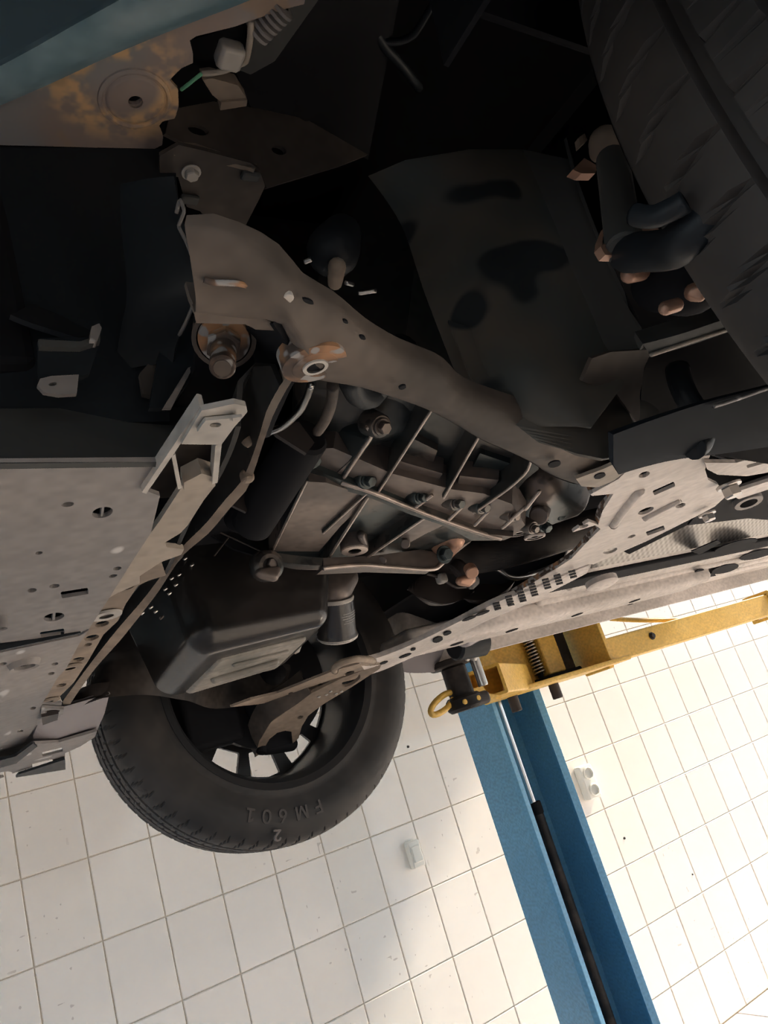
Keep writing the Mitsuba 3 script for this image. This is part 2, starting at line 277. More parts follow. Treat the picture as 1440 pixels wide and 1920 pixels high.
# rear arm, a square tube with its sliding inner tube
A0, A1 = np.array([2.00, 1.93]), np.array([3.02, 1.90])
def beam(p0, p1, w, z0, z1, t=.006, r=.006):
    d = (p1 - p0) / np.linalg.norm(p1 - p0); n = np.array([-d[1], d[0]]); q = sbox(-w / 2, z0, w / 2, z1).buffer(-r).buffer(r); q = q.difference(q.buffer(-t))
    m = trimesh.creation.extrude_polygon(q, np.linalg.norm(p1 - p0), engine='earcut'); B = np.eye(4); B[:3, :3] = np.column_stack([[*n, 0], [0, 0, 1], [*d, 0]]); B[:3, 3] = [*p0, 0]; m.apply_transform(B)
    if m.volume < 0: m.invert()
    return m
add(L + '__rear_arm', cat(beam(A0, A1, .10, .066, .150)), 'lift_yellow', 30, label='long yellow rear arm, a square tube')
add(L + '__rear_arm__collar', beam(A0 + (A1 - A0) * .955, A0 + (A1 - A0) * .985, .125, .052, .163, .012), 'lift_yellow', 30)
add(L + '__rear_arm__inner_tube', beam(A0 + (A1 - A0) * .5, A0 + (A1 - A0) * 1.45, .078, .078, .138), 'lift_yellow', 30)
add(L + '__rear_arm__stop_bolt', hexbolt((2.25, 1.872, .115), (0, -1, 0), .010, .008), 'dark_steel', 30)
add(L + '__rear_arm__hinge_ear', cat(rbox((1.975, 1.87, .060), (2.06, 2.0, .075), .003), rbox((1.985, 1.865, .05), (2.01, 1.985, .30), .004)), 'lift_yellow', 30)
add(L + '__restraint_rod', tube([at(1145, 1160, Y=2.0), at(1230, 1163, Y=1.97), at(1285, 1160, Y=1.95)], .009, 12), 'lift_yellow', 30)
# front arm, short, with the screw pad under the sill
pad = np.array([1.155, 1.50]); F0 = np.array([1.60, 1.90]); FA = np.array([1.27, 1.62])
add(L + '__front_arm', cat(beam(F0 + (FA - F0) * -.05, FA, .105, .060, .140, .008)), 'lift_yellow', 30, label='short yellow front arm')
zc = .05
add(L + '__front_arm__end_fork', plate([(908, 1247), (940, 1258), (944, 1300), (938, 1311), (906, 1306), (898, 1262)], .05, Y=1.66), 'lift_yellow', 30)
add(L + '__front_arm__gusset', cat(plate([(905, 1222), (918, 1222), (940, 1258), (903, 1247), (900, 1240)], .012, Y=1.70)), 'lift_yellow', 30)
add(L + '__front_arm__lower_plate', plate([(845, 1303), (905, 1286), (915, 1300), (942, 1304), (890, 1320), (866, 1324)], .012, Y=1.60), 'lift_yellow', 30)
ring = at(826, 1321, Y=1.5)
s = np.linspace(0, 2 * np.pi, 40); dv = at(852, 1300, Y=1.5) - at(808, 1338, Y=1.5); h_ = dv / 2; n_ = np.cross(dv / np.linalg.norm(dv), [0.45, .85, .2]); n_ /= np.linalg.norm(n_)
add(L + '__front_arm__pull_ring', tube(at(830, 1319, Y=1.5) + np.cos(s)[:, None] * h_ * .98 + np.sin(s)[:, None] * n_ * .014, .0072, 48, 8), 'lift_yellow', True, label='yellow pull handle at the arm tip')
pz = at(862, 1290, Y=1.5)
px_ = pz[0]
add(L + '__screw_pad', cat(cyl((px_, 1.5, .072), (px_, 1.5, .150), .030), cyl((px_, 1.5, .150), (px_, 1.5, .166), .055), cyl((px_, 1.5, .046), (px_, 1.5, .080), .043)), 'grimy_black', 30, label='black rubber-topped screw pad under the sill')
add(L + '__screw_pad__clamp', cat(rbox((px_ - .02, 1.46, .046), (px_ + .050, 1.53, .076), .008)), 'dark_steel', 30)
add(L + '__screw_pad__bolt', cyl((px_ + .03, 1.45, .085), (px_ + .03, 1.45, .168), .012), 'steel', 30)
for dx in (-.028, .012): add(L + '__screw_pad__paint_spot', cyl((px_ + dx, 1.457, .063), (px_ + dx, 1.462, .063), .006), 'lift_yellow', 30)
# ---------------------------------------------------------------- the car: wheels
C = 'car'; tag(C, 'blue-grey car raised on the lift, seen from below the front bumper', 'car')
WX, WZ, YIN = .604, .2155, 1.385
def tyre_mesh(nseg=720):
    prof = [(.205, .006), (.212, .0), (.222, .001), (.232, .0015), (.250, -.007), (.268, -.008), (.284, -.004), (.297, .006), (.3045, .016), (.3085, .026), (.311, .040), (.3115, .050), (.305, .052), (.305, .058), (.3125, .060), (.313, .082),
            (.306, .084), (.306, .092), (.3133, .094), (.3133, .111), (.306, .113), (.306, .121), (.313, .123), (.3125, .145), (.305, .147), (.305, .153), (.3115, .155), (.311, .165), (.3045, .189), (.297, .199), (.284, .209), (.268, .213), (.25, .212), (.232, .205), (.215, .203), (.205, .198)]
    prof = np.array(prof); n = len(prof); th = np.arange(nseg) * 2 * np.pi / nseg; V = np.zeros((nseg, n, 3))
    for j, (r, y) in enumerate(prof):
        skew = (y - .02) * 6 if y < .1 else -(y - .185) * 6
        ph = (th * 72 / (2 * np.pi) + skew) % 1; d = np.where(ph < .10, .0042, 0) if (.009 < y < .05 or .155 < y < .195) and r > .29 else 0
        if (.058 < y < .083 or .093 < y < .112 or .122 < y < .146) and r > .31: d = np.where(((th * 72 / (2 * np.pi) + y * 22) % 1) < .08, .003, 0)
        rr = r - d; V[:, j] = np.c_[WX + rr * np.cos(th), np.full(nseg, y), WZ + rr * np.sin(th)]
    V = V.reshape(-1, 3); F = []
    for i in range(nseg):
        for j in range(n):
            a, b = i * n + j, i * n + (j + 1) % n; c, e = ((i + 1) % nseg) * n + (j + 1) % n, ((i + 1) % nseg) * n + j; F += [(a, b, c), (a, c, e)]
    q = tri(V, F)
    if q.volume < 0: q.invert()
    return q
def ringprof(prof, y0=0, seg=96):
    """A ring turned about the wheel's axle from (radius, y) pairs."""
    p = np.array(prof, float); th = np.arange(seg) * 2 * np.pi / seg; n = len(p)
    V = np.array([[WX + r * math.cos(t), y0 + y, WZ + r * math.sin(t)] for t in th for r, y in p]); F = []
    for i in range(seg):
        for j in range(n):
            a, b = i * n + j, i * n + (j + 1) % n; c, e = ((i + 1) % seg) * n + (j + 1) % n, ((i + 1) % seg) * n + j; F += [(a, b, c), (a, c, e)]
    q = tri(V, F)
    if q.volume < 0: q.invert()
    return q
def disc_plate(outer, holes, y, t):
    q = outer
    for h in holes: q = q.difference(h)
    m = trimesh.creation.extrude_polygon(q, t, engine='earcut'); B = np.eye(4); B[:3, :3] = np.array([[1, 0, 0], [0, 0, 1], [0, 1, 0]]).T; B[:3, 3] = [WX, y, WZ]
    m.apply_transform(B); m.fix_normals(); return m
def windows(r0, r1, k, off, half):
    out = []
    for i in range(k):
        a = math.radians(off + i * 360 / k); q = Polygon([(r * math.cos(b), r * math.sin(b)) for r, b in ((r0, -half * 1.0), (r0, half * 1.0), (r1, half * .95), (r1, 0), (r1, -half * .95))]).buffer(-.003).buffer(.003); out.append(affinity.rotate(q, math.degrees(a), origin=(0, 0)))
    return out
def wheel(mirror):
    W = key('car__wheel')
    tag(W, None if mirror is None else None)
    def put(n, m, mat, smooth=30, **k):
        m = m.copy(); m.apply_translation([0, YIN, 0])
        if mirror: m.vertices[:, 1] = 2 * .775 - m.vertices[:, 1]; m.invert()
        return add(W + '__' + n, m, mat, smooth, **k)
    put('tyre', TYRE, 'rubber', 35, label='worn black tyre')
    put('rim', ringprof([(.203, .004), (.2155, -.002), (.217, .006), (.214, .012), (.206, .018), (.197, .03), (.190, .06), (.190, .17), (.200, .19), (.214, .196), (.214, .203), (.203, .200), (.186, .176), (.186, .055), (.192, .028), (.200, .012)]), 'rim', 30, label='black steel rim with vent windows')
    put('rim_disc', cat(disc_plate(Point(0, 0).buffer(.190, 48), windows(.126, .181, 12, -89, math.radians(10.6)) + [Point(0, 0).buffer(.03)], .165, .010)), 'rim', 30)
    put('hub', cat(ringprof([(.0, .06), (.035, .06), (.042, .10), (.06, .12), (.075, .165), (0, .165)])), 'dark_steel')
    put('brake_disc', ringprof([(.062, .070), (.128, .070), (.130, .072), (.130, .090), (.128, .092), (.062, .092)]), 'dark_steel')
    put('dust_shield', disc_plate(Point(0, 0).buffer(.134, 40).difference(affinity.rotate(sbox(.02, -.07, .2, .07), 165, origin=(0, 0))), [Point(0, 0).buffer(.04)], .058, .002), 'black')
    return W
TYRE = tyre_mesh()
w1 = wheel(False)
cal = rbox((WX - .172, YIN + .045, WZ - .104), (WX - .06, YIN + .115, WZ + .085), .012); add(w1 + '__brake_caliper', cal, 'black', 30)
# raised sidewall lettering, read from the car's side with its tops outward
def on_sidewall(txt, deg, r, h, mat, name, depth=.0013, gap=1.40, bold=True):
    a = deg
    for ch in txt:
        m = meshkit.text_mesh(ch, h, depth, bold=bold); w = m.bounds[1][0] - m.bounds[0][0]; m.apply_translation([-(m.bounds[0][0] + w / 2), 0, 0])
        # local x to the reading direction, local y outward, local z towards the car (-y of the world)
        b = math.radians(a) - (w * .5) / r * 1.0
        o = np.array([math.cos(b), 0, math.sin(b)]); tdir = np.array([math.sin(b), 0, -math.cos(b)]); B = np.eye(4); B[:3, :3] = np.column_stack([tdir, o, [0, -1, 0]])
        B[:3, 3] = [WX + o[0] * r, YIN - .0082, WZ + o[2] * r]; m.apply_transform(B); add(w1 + '__' + name, m, mat); a -= math.degrees(w * gap / r) + 1.6
on_sidewall('FM601', -84.5, .250, .022, 'rubber_mark', 'sidewall_letter')
on_sidewall('2', -103, .283, .018, 'chalk', 'chalk_mark', .006, bold=True)
w2 = wheel(True)
# ---------------------------------------------------------------- the car: outer body, engine bay
YL, YR, YC = -.10, 1.65, .775
prof = [(-.30, .20), (-.33, .42), (-.28, .62), (.10, .74), (.90, .83), (1.45, 1.22), (2.55, 1.26), (3.25, .90), (3.95, .86), (4.05, .55), (4.02, .22), (3.55, .20), (.95, .19), (.18, .20)]
side = Polygon(prof).difference(Point(.62, .24).buffer(.375, 32)).difference(Point(3.2, .24).buffer(.37, 32)).difference(Polygon([(1.05, .82), (1.5, 1.16), (2.5, 1.2), (3.0, .9), (2.9, .82)]).buffer(-.02).buffer(.02)).difference(sbox(-.4, .0, .3, .26))
sp = trimesh.creation.extrude_polygon(side, .012, engine='earcut'); B = np.eye(4); B[:3, :3] = np.array([[1, 0, 0], [0, 0, -1], [0, 1, 0]]); sp.apply_transform(B)
for y in (YL + .012, YR):
    m = sp.copy(); m.apply_translation([0, y, 0]); add(C + '__side_panel', m, 'car_paint')
top = np.array(prof[1:11]); yy = np.linspace(YL + .012, YR - .012, 12)
def skin(P, mat, name, t=.004):
    P = np.array(P); G_ = np.array([[[x, y, z] for y in yy] for x, z in P]); q = shell(G_, t); add(C + '__' + name, q, mat, 25)
skin(top[0:4], 'car_paint', 'hood'); skin(top[3:5], 'black', 'windscreen'); skin(top[4:6], 'car_paint', 'roof'); skin(top[5:7], 'black', 'rear_window'); skin(top[6:10], 'car_paint', 'tailgate')
add(C + '__bumper_cover', shell(np.array([[[x, y, z] for y in yy] for x, z in ((-.30, .24), (-.335, .34), (-.33, .42))]), .004), 'car_paint', 25)
for y in (YL + .004, YR - .008): add(C + '__side_window', slab([(1.1, y, .83), (1.5, y, 1.15), (2.5, y, 1.19), (2.95, y, .9), (2.88, y, .83)], (0, 1, 0), .004), 'black')
# engine bay: firewall, inner fenders, wheel houses, engine block, radiator; block and inner fenders put in to block light from above
add(C + '__firewall', cat(box((.93, YL + .05, .30), (.945, YR - .05, .80)), shell(np.array([[[x, y, z] for y in yy] for x, z in ((.94, .31), (1.05, .25), (1.18, .215))]), .004)), 'black')
for s, y in ((1, .20), (-1, 1.345)):
    q = Polygon([(-.2, .36), (-.2, .66), (.93, .78), (.93, .36), (.62, .36)]); m = trimesh.creation.extrude_polygon(q, .004, engine='earcut'); m.apply_transform(B); m.apply_translation([0, y, 0]); add(C + '__inner_fender', m, 'black')
    a = np.radians(np.linspace(5, 172, 22)); y0, y1 = (YL + .02, .20) if s == 1 else (1.345, YR - .02)
    add(C + '__wheel_house', shell(np.array([[[.62 + .36 * math.cos(t), y, .26 + .36 * math.sin(t)] for y in (y0, y1)] for t in a]), .003), 'black', 30)
add(C + '__engine_block', cat(rbox((.27, .66, .30), (.64, 1.22, .66), .02), rbox((.22, .72, .36), (.30, 1.18, .56), .03)), 'black', 30)
add(C + '__radiator', rbox((.02, .40, .26), (.085, 1.24, .62), .006), 'black')
# ---------------------------------------------------------------- the car: bumper tray, front crossmember, left frame rail
ZT = .18
def slot(u, v, w, h, deg=-9):
    c, s = math.cos(math.radians(deg)), math.sin(math.radians(deg)); return [(u + x * c - y * s, v + x * s + y * c) for x, y in ((-w, -h * .6), (-w * .93, -h), (w * .93, -h), (w, -h * .6), (w, h * .6), (w * .93, h), (-w * .93, h), (-w, h * .6))]
tray1 = [(-260, 880), (0, 870), (310, 866), (272, 920), (300, 930), (283, 999), (247, 1054), (205, 1121), (167, 1179), (150, 1187), (0, 1206), (-260, 1240)]
holes1 = [ell(127, 946, 12, 4.5, -8), ell(192, 961, 20, 10, -12), ell(73, 1037, 7, 3, -8), ell(60, 1107, 9, 4, -8), ell(102, 1099, 10, 4, -8), ell(220, 1066, 8, 3.2, -10), ell(212, 1080, 8, 3, -12), slot(140, 1112, 26, 6), ell(101, 1157, 20, 7.5, -10), slot(98, 1187, 23, 5)]
add(C + '__bumper_tray', plate(tray1, .003, holes1, Z=ZT), 'tray', label='scuffed grey panel with round holes behind the bumper')
tray2 = [(-260, 1275), (0, 1224), (148, 1193), (154, 1190), (166, 1182), (147, 1210), (125, 1252), (108, 1271), (80, 1318), (60, 1372), (26, 1418), (0, 1424), (-260, 1468)]
holes2 = [ell(103, 1245, 6.5, 2.6, -12), ell(96, 1263, 6.5, 2.6, -12), ell(62, 1328, 6, 2.6, -12), ell(38, 1371, 6, 2.4, -12), ell(5, 1245, 8, 2.6, -12)]
TP = (at(100, 1252, Z=.178), np.array([-.045, .0, 1.0]))
add(C + '__bumper_tray__lower_panel', plate(tray2, .003, holes2, pl=TP), 'tray')
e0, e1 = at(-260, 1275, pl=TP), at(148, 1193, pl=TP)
add(C + '__bumper_tray__lower_panel__front_step' if False else C + '__bumper_tray__step_edge', slab([e0, e1, e1 + [0, .0, .003], e0 + [0, 0, .016]], (0, 1, 0), .003), 'black_plastic')  # upright step of the panel, its shade put in as black
add(C + '__bumper_tray__end_face', plate([(-260, 878), (0, 869), (312, 866), (384, 764), (0, 766), (-260, 770)], .003, pl=plane3(at(0, 869, Z=ZT), at(310, 866, Z=ZT), at(0, 766, Z=.232))), 'seal', label='upright end face of the tray, its shade in a darker colour')  # same plastic as the tray, with its shade put into a darker colour
for (u, v, w) in ((192, 961, 20), (101, 1157, 19)): add(C + '__bumper_tray__hole_bar', plate(slot(u, v, 2.4, w * .52, 8), .003, Z=ZT + .001), 'tray')
for (u, v, a, b) in ((45, 1243, 34, 9), (0, 1168, 16, 11)):
    c = at(u, v, Z=.176); ex = at(u + a, v - a * .2, Z=.176) - c; r = np.linalg.norm(ex)
    add(C + '__bumper_tray__drain_dish', lathe([(r * .55, .004), (r * .6, -.004), (r * .8, -.005), (r, .003), (r * .98, .004), (r * .8, -.002)], c, (0, 0, 1), 40), 'tray', 40)
    add(C + '__bumper_tray__drain_hole', lathe([(0, 0), (r * .35, 0), (r * .35, .001), (0, .001)], c - [0, 0, .0015], (0, 0, 1), 20), 'black', 40)
# front crossmember: pressed channel, flange in front, lip behind
c1 = [(430, 800), (395, 850), (339, 918), (283, 999), (247, 1054), (205, 1121), (167, 1179), (147, 1210), (125, 1252), (108, 1271), (80, 1318)]
c2 = [(452, 800), (425, 872), (404, 910), (375, 945), (348, 1000), (311, 1079), (267, 1093), (236, 1132), (222, 1163), (194, 1190), (165, 1240), (139, 1279), (112, 1306)]
c3 = [(530, 725), (508, 765), (492, 816), (467, 885), (455, 908), (428, 938), (394, 980), (345, 1030), (289, 1106), (217, 1192), (167, 1256), (122, 1318)]
c4 = [(556, 700), (520, 762), (497, 821), (474, 890), (460, 922), (431, 953), (398, 993), (339, 1046), (290, 1119), (236, 1188), (172, 1262), (124, 1334)]
ZC = .186
c3 = [(u - 5, v - 2) for u, v in c3]
P1, P2, P3, P4 = (pts(c, Z=z) for c, z in ((c1, ZC), (c2, ZC), (c3, .190), (c4, .187)))
XM = C + '__front_crossmember'
C3, C4 = curve(P3, 60), curve(P4, 60); C2 = curve(P2, 60)
add(XM, shell(np.array([C2, C2 + [0.002, 0, .008], C2 * .7 + C3 * .3 + [0, 0, .020], C2 * .4 + C3 * .6 + [0, 0, .022], C3 + [-.002, 0, .012], C3 + [-.001, 0, .004], C3]), .003), 'channel', 35, label='black pressed front crossmember')
add(XM + '__rear_lip', shell(np.array([C3 + [0, 0, .003], C3, C4, C4 + [.003, 0, .006], C4 + [.004, 0, .014]]), .003), 'frame_dust', 35, label='dusty rear lip of the crossmember')
lower = [(311, 1079), (280, 1088), (259, 1098), (236, 1132), (222, 1163), (194, 1190), (165, 1240), (139, 1279), (112, 1306), (80, 1318), (108, 1271), (125, 1252), (147, 1210), (167, 1179), (205, 1121), (230, 1080), (283, 999)]
lh = [ell(241, 1101, 12, 4, -18), ell(191, 1170, 14, 5, -14), ell(172, 1196, 14, 5, -14), ell(165, 1209, 8, 3, -14), ell(146, 1237, 13, 4, -14), ell(115, 1285, 10, 3, -14), ell(88, 1324, 6, 2, -14)]
upper = [(300, 976), (339, 916), (345, 905), (404, 910), (382, 938), (352, 985), (338, 1000), (308, 1018), (312, 1026), (345, 1030), (340, 1040), (302, 1054), (262, 1080), (262, 1094), (220, 1112), (205, 1121), (247, 1054), (283, 999)]
add(XM + '__front_flange', plate(lower, .003, lh, Z=ZC - .001), 'frame_dust', label='dusty tan flange with a row of holes')
add(XM + '__upper_flange', plate(upper, .004, Z=ZC - .003), 'tray_dust', label='pale dusty flange beside the tray')
add(XM + '__scoop', plate([(258, 1086), (290, 1058), (345, 1042), (312, 1078), (265, 1092)], .003, Z=ZC + .012), 'dark_steel')
add(XM + '__front_flange__washer', lathe([(.006, 0), (.013, 0), (.0135, .002), (.006, .0025)], at(200, 1156, Z=ZC - .004), (0, 0, 1), 24), 'pale_metal', 40)
for u, v in ((132, 1254), (92, 1316)): add(XM + '__front_flange__washer', lathe([(.005, 0), (.012, 0), (.0125, .002), (.005, .0025)], at(u, v, Z=ZC - .004), (0, 0, 1), 24), 'frame_dust', 40)
add(XM + '__rivet', lathe([(0, -.003), (.003, -.0025), (.0038, 0), (.0038, .002), (0, .002)], at(466, 828, Z=.196), (-.5, .0, 1), 14), 'frame_dust', 40)
add(XM + '__clip', rbox(at(463, 893, Z=.189) - .004, at(463, 893, Z=.189) + .004, .002), 'frame_dust')
# pale bracket with square nut plate, at the crossmember's left end
BZ = .174
fr = [(380, 763), (440, 757), (462, 762), (464, 772), (455, 783), (452, 800), (430, 815), (415, 832), (410, 868), (404, 912), (340, 918), (335, 907), (327, 880), (318, 857), (275, 925), (266, 924), (300, 868), (335, 815)]
add(C + '__tray_bracket', plate([(340, 833), (378, 770), (440, 757), (462, 762), (464, 772), (455, 783), (440, 800), (415, 834)], .003, [ell(404, 797, 10, 4, -5)], Z=BZ), 'pale_metal', label='pale bracket with a square nut plate')
add(C + '__tray_bracket__nut_plate', plate([(385, 789), (446, 783), (431, 807), (370, 810)], .002, [ell(404, 797, 11, 4.5, -5)], Z=BZ - .0025), 'pale_metal')
add(C + '__tray_bracket__spring_tab', plate([(436, 784), (454, 781), (450, 790), (438, 793)], .0015, Z=BZ - .004), 'pale_metal')
for poly in ([(375, 762), (384, 764), (330, 845), (274, 926), (266, 923), (318, 846)], [(322, 855), (329, 852), (341, 915), (334, 918)], [(404, 835), (416, 832), (408, 905), (398, 908)]):
    add(C + '__tray_bracket__gusset', plate(poly, .007, Z=BZ + .002), 'pale_metal')
add(C + '__tray_bracket__floor', plate([(345, 905), (378, 888), (402, 895), (404, 912), (345, 920)], .01, Z=BZ + .004), 'tray_dust')
add(C + '__tray_bracket__back_plate', plate([(300, 860), (335, 800), (430, 800), (420, 860), (408, 930), (270, 935)], .003, Z=BZ + .03), 'frame_paint')
# left frame rail
a_ = [(352, 452), (400, 448), (430, 456), (470, 472), (512, 492), (545, 524), (575, 558), (620, 582), (690, 636), (745, 668), (830, 702), (870, 738), (940, 764), (1010, 784), (1090, 808), (1150, 824), (1192, 852)]
b_ = [(366, 592), (440, 600), (515, 604), (545, 640), (575, 712), (610, 719), (655, 725), (720, 742), (800, 770), (850, 795), (900, 825), (960, 852), (1000, 871), (1030, 890), (1060, 904), (1090, 911), (1128, 906)]
def railcurve(c, z0, z1, dz=0): 
    n = len(c); return np.array([at(u, v, Z=z0 + (z1 - z0) * i / (n - 1) + dz) for i, (u, v) in enumerate(c)])
A, Bc = railcurve(a_, .205, .178), railcurve(b_, .198, .172)
A = curve(A, 48); Bc = curve(Bc, 48)
w = np.linspace(0, 1, 48)[:, None]
def mid(f, dz): return A * (1 - f) + Bc * f + np.c_[0 * w, 0 * w, dz * np.ones_like(w)]
rows = [A + [.002, -.001, .012], A + [0, -.001, .007], A + [0, 0, .003], mid(.1, -.001), mid(.25, -.003), mid(.42, -.006), mid(.6, -.007), mid(.8, -.004), mid(.93, -.001), Bc + [0, .001, .002], Bc + [0, .003, .010], Bc + [0, .003, .018]]
RL = C + '__frame_rail'
add(RL, shell(np.array(rows), .003), 'frame_paint', 40, label='black frame rail filmed with brown dust')
def onrail(u, v, d=0): return at(u, v, Z=.190 - d)
p = at(590, 684, Z=.1865)
add(RL + '__mount_washer', lathe([(.0065, -.0005), (.0115, -.0005), (.012, .0), (.0165, .0006), (.017, .010), (.0065, .010)], p + [0, 0, -.0005], (0, 0, 1), 32), 'rust', 40, label='rusty washer round a bolt hole')
add(RL + '__mount_washer__sleeve', lathe([(.0046, -.0015), (.0065, -.0015), (.0068, .003), (.0046, .003)], p + [0, 0, -.0005], (0, 0, 1), 24), 'pale_metal', 40)
add(RL + '__bolt_hole', lathe([(0, 0), (.0046, 0), (.0046, .002), (0, .002)], p + [0, 0, -.0008], (0, 0, 1), 20), 'black', 40)
for u, v, a, b, dg, z in ((755, 727, 7, 3.2, -18, .186), (1040, 871, 12, 5.5, -15, .1755), (1125, 893, 11, 4.5, -18, .172), (578, 566, 11, 3.5, 22, .199), (648, 604, 5, 2.5, 22, .197), (680, 634, 6, 3, 20, .196)):
    add(RL + '__bolt_hole', plate(ell(u, v, a, b, dg), .0012, Z=z - .0085), 'black')
add(RL + '__end_tab', plate([(1080, 898), (1130, 880), (1178, 858), (1190, 862), (1178, 880), (1150, 902), (1120, 914), (1090, 912)], .003, [ell(1125, 893, 10, 4, -18)], Z=.1645), 'tray_dust', label='pale flange at the rail end')
add(RL + '__weld_seam', tube([at(383, 524, Z=.196), at(405, 530, Z=.194), at(440, 531, Z=.194), at(462, 536, Z=.195)], [.0014] * 24, 24, 6), 'rust', True, label='rusty seam')
add(RL + '__stud', cyl(at(534, 548, Z=.196), at(534, 548, Z=.196) + [0, 0, -.004], .0032, 12), 'pale_metal', 40)
# body mount: rusty bolt standing down in its pocket
add(RL + '__mount_pocket', plate([(366, 602), (470, 606), (520, 616), (552, 680), (530, 726), (500, 770), (455, 765), (380, 762), (330, 760), (365, 690)], .004, Z=.236), 'black')
add(RL + '__pocket_wall', loft([pts([(512, 606), (534, 640), (560, 690), (548, 706), (520, 762), (497, 821)], Z=.193), pts([(480, 612), (500, 650), (505, 700), (490, 745), (470, 790), (455, 830)], Z=.215), pts([(450, 620), (470, 650), (475, 700), (455, 745), (440, 790), (430, 820)], Z=.236)], 30, .003), 'black', 40)
add(RL + '__pocket_rim', plate([(364, 585), (368, 606), (460, 608), (480, 618), (520, 620), (545, 640), (560, 600), (500, 590)], .004, Z=.197), 'frame_paint')
q = at(428, 640, Z=.228)
n_ = np.array([.02, .03, -1.]); n_ /= np.linalg.norm(n_)
MB = RL + '__mount_bolt'
qa, qb = at(420, 640, Z=.226), at(417, 690, Z=.200)
n_ = (qb - qa) / np.linalg.norm(qb - qa)
add(MB, cat(cyl(qa, qb, .0066, 24), cyl(qa, qa + n_ * .010, .0095, 6)), 'rust', 30, label='rusty mounting bolt pointing down')
add(MB + '__washer', lathe([(.0, 0), (.0135, 0), (.014, .002), (.0135, .004), (0, .004)], qa - n_ * .005, n_, 28), 'rust', 40)
add(MB + '__cup', lathe([(.0125, .0), (.017, .0), (.017, .012), (.0145, .012)], qa - n_ * .014, n_, 28), 'frame_paint', 40)
add(MB + '__bore', lathe([(0, 0), (.0044, 0), (.0044, .0006), (0, .0006)], qb, n_, 20), 'frame_paint', 40)
# black duct and radiator side panel between tray and body
def sheet(curves, n, t, mat, name, **k): return add(name, loft([pts(c, pl=None, **kk) for c, kk in curves], n, t), mat, 30, **k)
DP = C + '__air_duct'
add(DP, cat(plate([(-260, 250), (0, 275), (330, 280), (330, 330), (342, 430), (352, 470), (352, 560), (330, 620), (316, 700), (318, 790), (-260, 800)], .004, pl=plane3(at(0, 275, Z=.42), at(330, 280, Z=.42), at(0, 775, Y=.41)))), 'black_plastic', label='black plastic air duct')
add(DP + '__side_wall', loft([pts(c, pl=(np.array([.15, .35, .3]), np.array([1., .12, .10]))) + np.array(o) for c, o in (([(326, 330), (334, 380), (352, 450), (366, 500), (371, 545), (356, 590), (332, 640), (324, 680)], (0, 0, 0)), ([(322, 330), (328, 380), (342, 450), (352, 500), (352, 545), (336, 590), (315, 640), (305, 680)], (-.012, .004, 0)), ([(300, 330), (300, 380), (305, 450), (310, 500), (310, 545), (300, 590), (290, 640), (285, 680)], (-.02, .01, 0)))], 40, .003), 'black_plastic', 40)
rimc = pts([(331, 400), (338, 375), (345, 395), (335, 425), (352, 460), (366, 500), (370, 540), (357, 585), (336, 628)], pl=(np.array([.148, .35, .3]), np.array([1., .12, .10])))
add(DP + '__highlight_edge', tube(rimc, .0011, 50, 6), 'tray', True)  # highlight along the duct rim, put in as a thin pale tube
add(DP + '__lower_leg', plate([(300, 650), (365, 590), (366, 690), (352, 720), (318, 765), (280, 765)], .004, Y=.375), 'black_plastic')
add(DP + '__lower_leg__edge', plate([(352, 690), (364, 685), (330, 748), (322, 764), (306, 764)], .003, Y=.371), 'tray')
add(DP + '__guide', plate([(262, 700), (305, 650), (307, 690), (285, 742), (268, 738)], .004, Y=.385), 'frame_paint')
add(DP + '__ledge', loft([pts([(60, 525), (100, 548), (180, 562), (312, 570)], Y=.43), pts([(70, 545), (110, 566), (190, 580), (312, 590)], Y=.405), pts([(75, 575), (120, 592), (200, 606), (312, 615)], Y=.43)], 30, .003), 'black_plastic', 40)
for u, v in ((135, 561), (253, 579)): add(DP + '__ledge__clip', rbox(at(u, v, Y=.404) - [.004, .003, .002], at(u, v, Y=.404) + [.004, .003, .002], .0015), 'frame_paint')
BR = C + '__duct_bracket'
add(BR, cat(plate([(70, 640), (76, 634), (190, 632), (168, 700), (140, 710), (72, 712)], .004, Y=.372), loft([pts([(20, 590), (60, 606), (110, 622), (150, 634)], Y=.385), pts([(60, 570), (110, 590), (150, 608), (175, 618)], Y=.40)], 10, .003)), 'black_plastic', 30, label='black plastic bracket with a tab')
add(BR + '__lug', plate([(172, 612), (186, 606), (191, 615), (182, 640), (168, 640)], .006, Y=.366), 'tray')
add(BR + '__tab', plate([(148, 702), (144, 738), (110, 740), (82, 735), (70, 722), (75, 710), (95, 705)], .003, [ell(99, 720, 8, 3.5, -8)], Y=.366), 'tray', label='grey tab with a hole')
add(BR + '__ridge', plate([(72, 636), (150, 640), (188, 628), (188, 640), (152, 652), (74, 650)], .004, Y=.368), 'seal')
# rusty body panel and blue-painted flange at the upper left
UP = C + '__apron_panel'
UZ = .42
up = [(-260, 330), (-260, 150), (0, 175), (120, 130), (260, 60), (420, -10), (580, -30), (570, 8), (530, 18), (440, 50), (368, 68), (356, 76), (362, 100), (362, 118), (340, 128), (318, 150), (334, 168), (335, 200), (328, 222), (305, 228), (298, 236), (306, 255), (304, 272), (290, 279), (150, 276), (0, 272)]
add(UP, plate(up, .003, [ell(253, 187, 14, 9, -12)], Z=UZ), 'rusty_panel', label='grey-brown sheet panel with rust blisters')
c0 = at(253, 187, Z=UZ); r0 = np.linalg.norm(at(190, 195, Z=UZ) - c0)
add(UP + '__dimple', lathe([(r0 * .22, -.002), (r0 * .75, -.002), (r0 * .84, -.001), (r0 * .9, .001), (r0 * .98, -.0015), (r0 * 1.08, -.001), (r0 * 1.14, .002), (r0 * .3, .002)], c0, (0, 0, 1), 48), 'rusty_panel', 50)
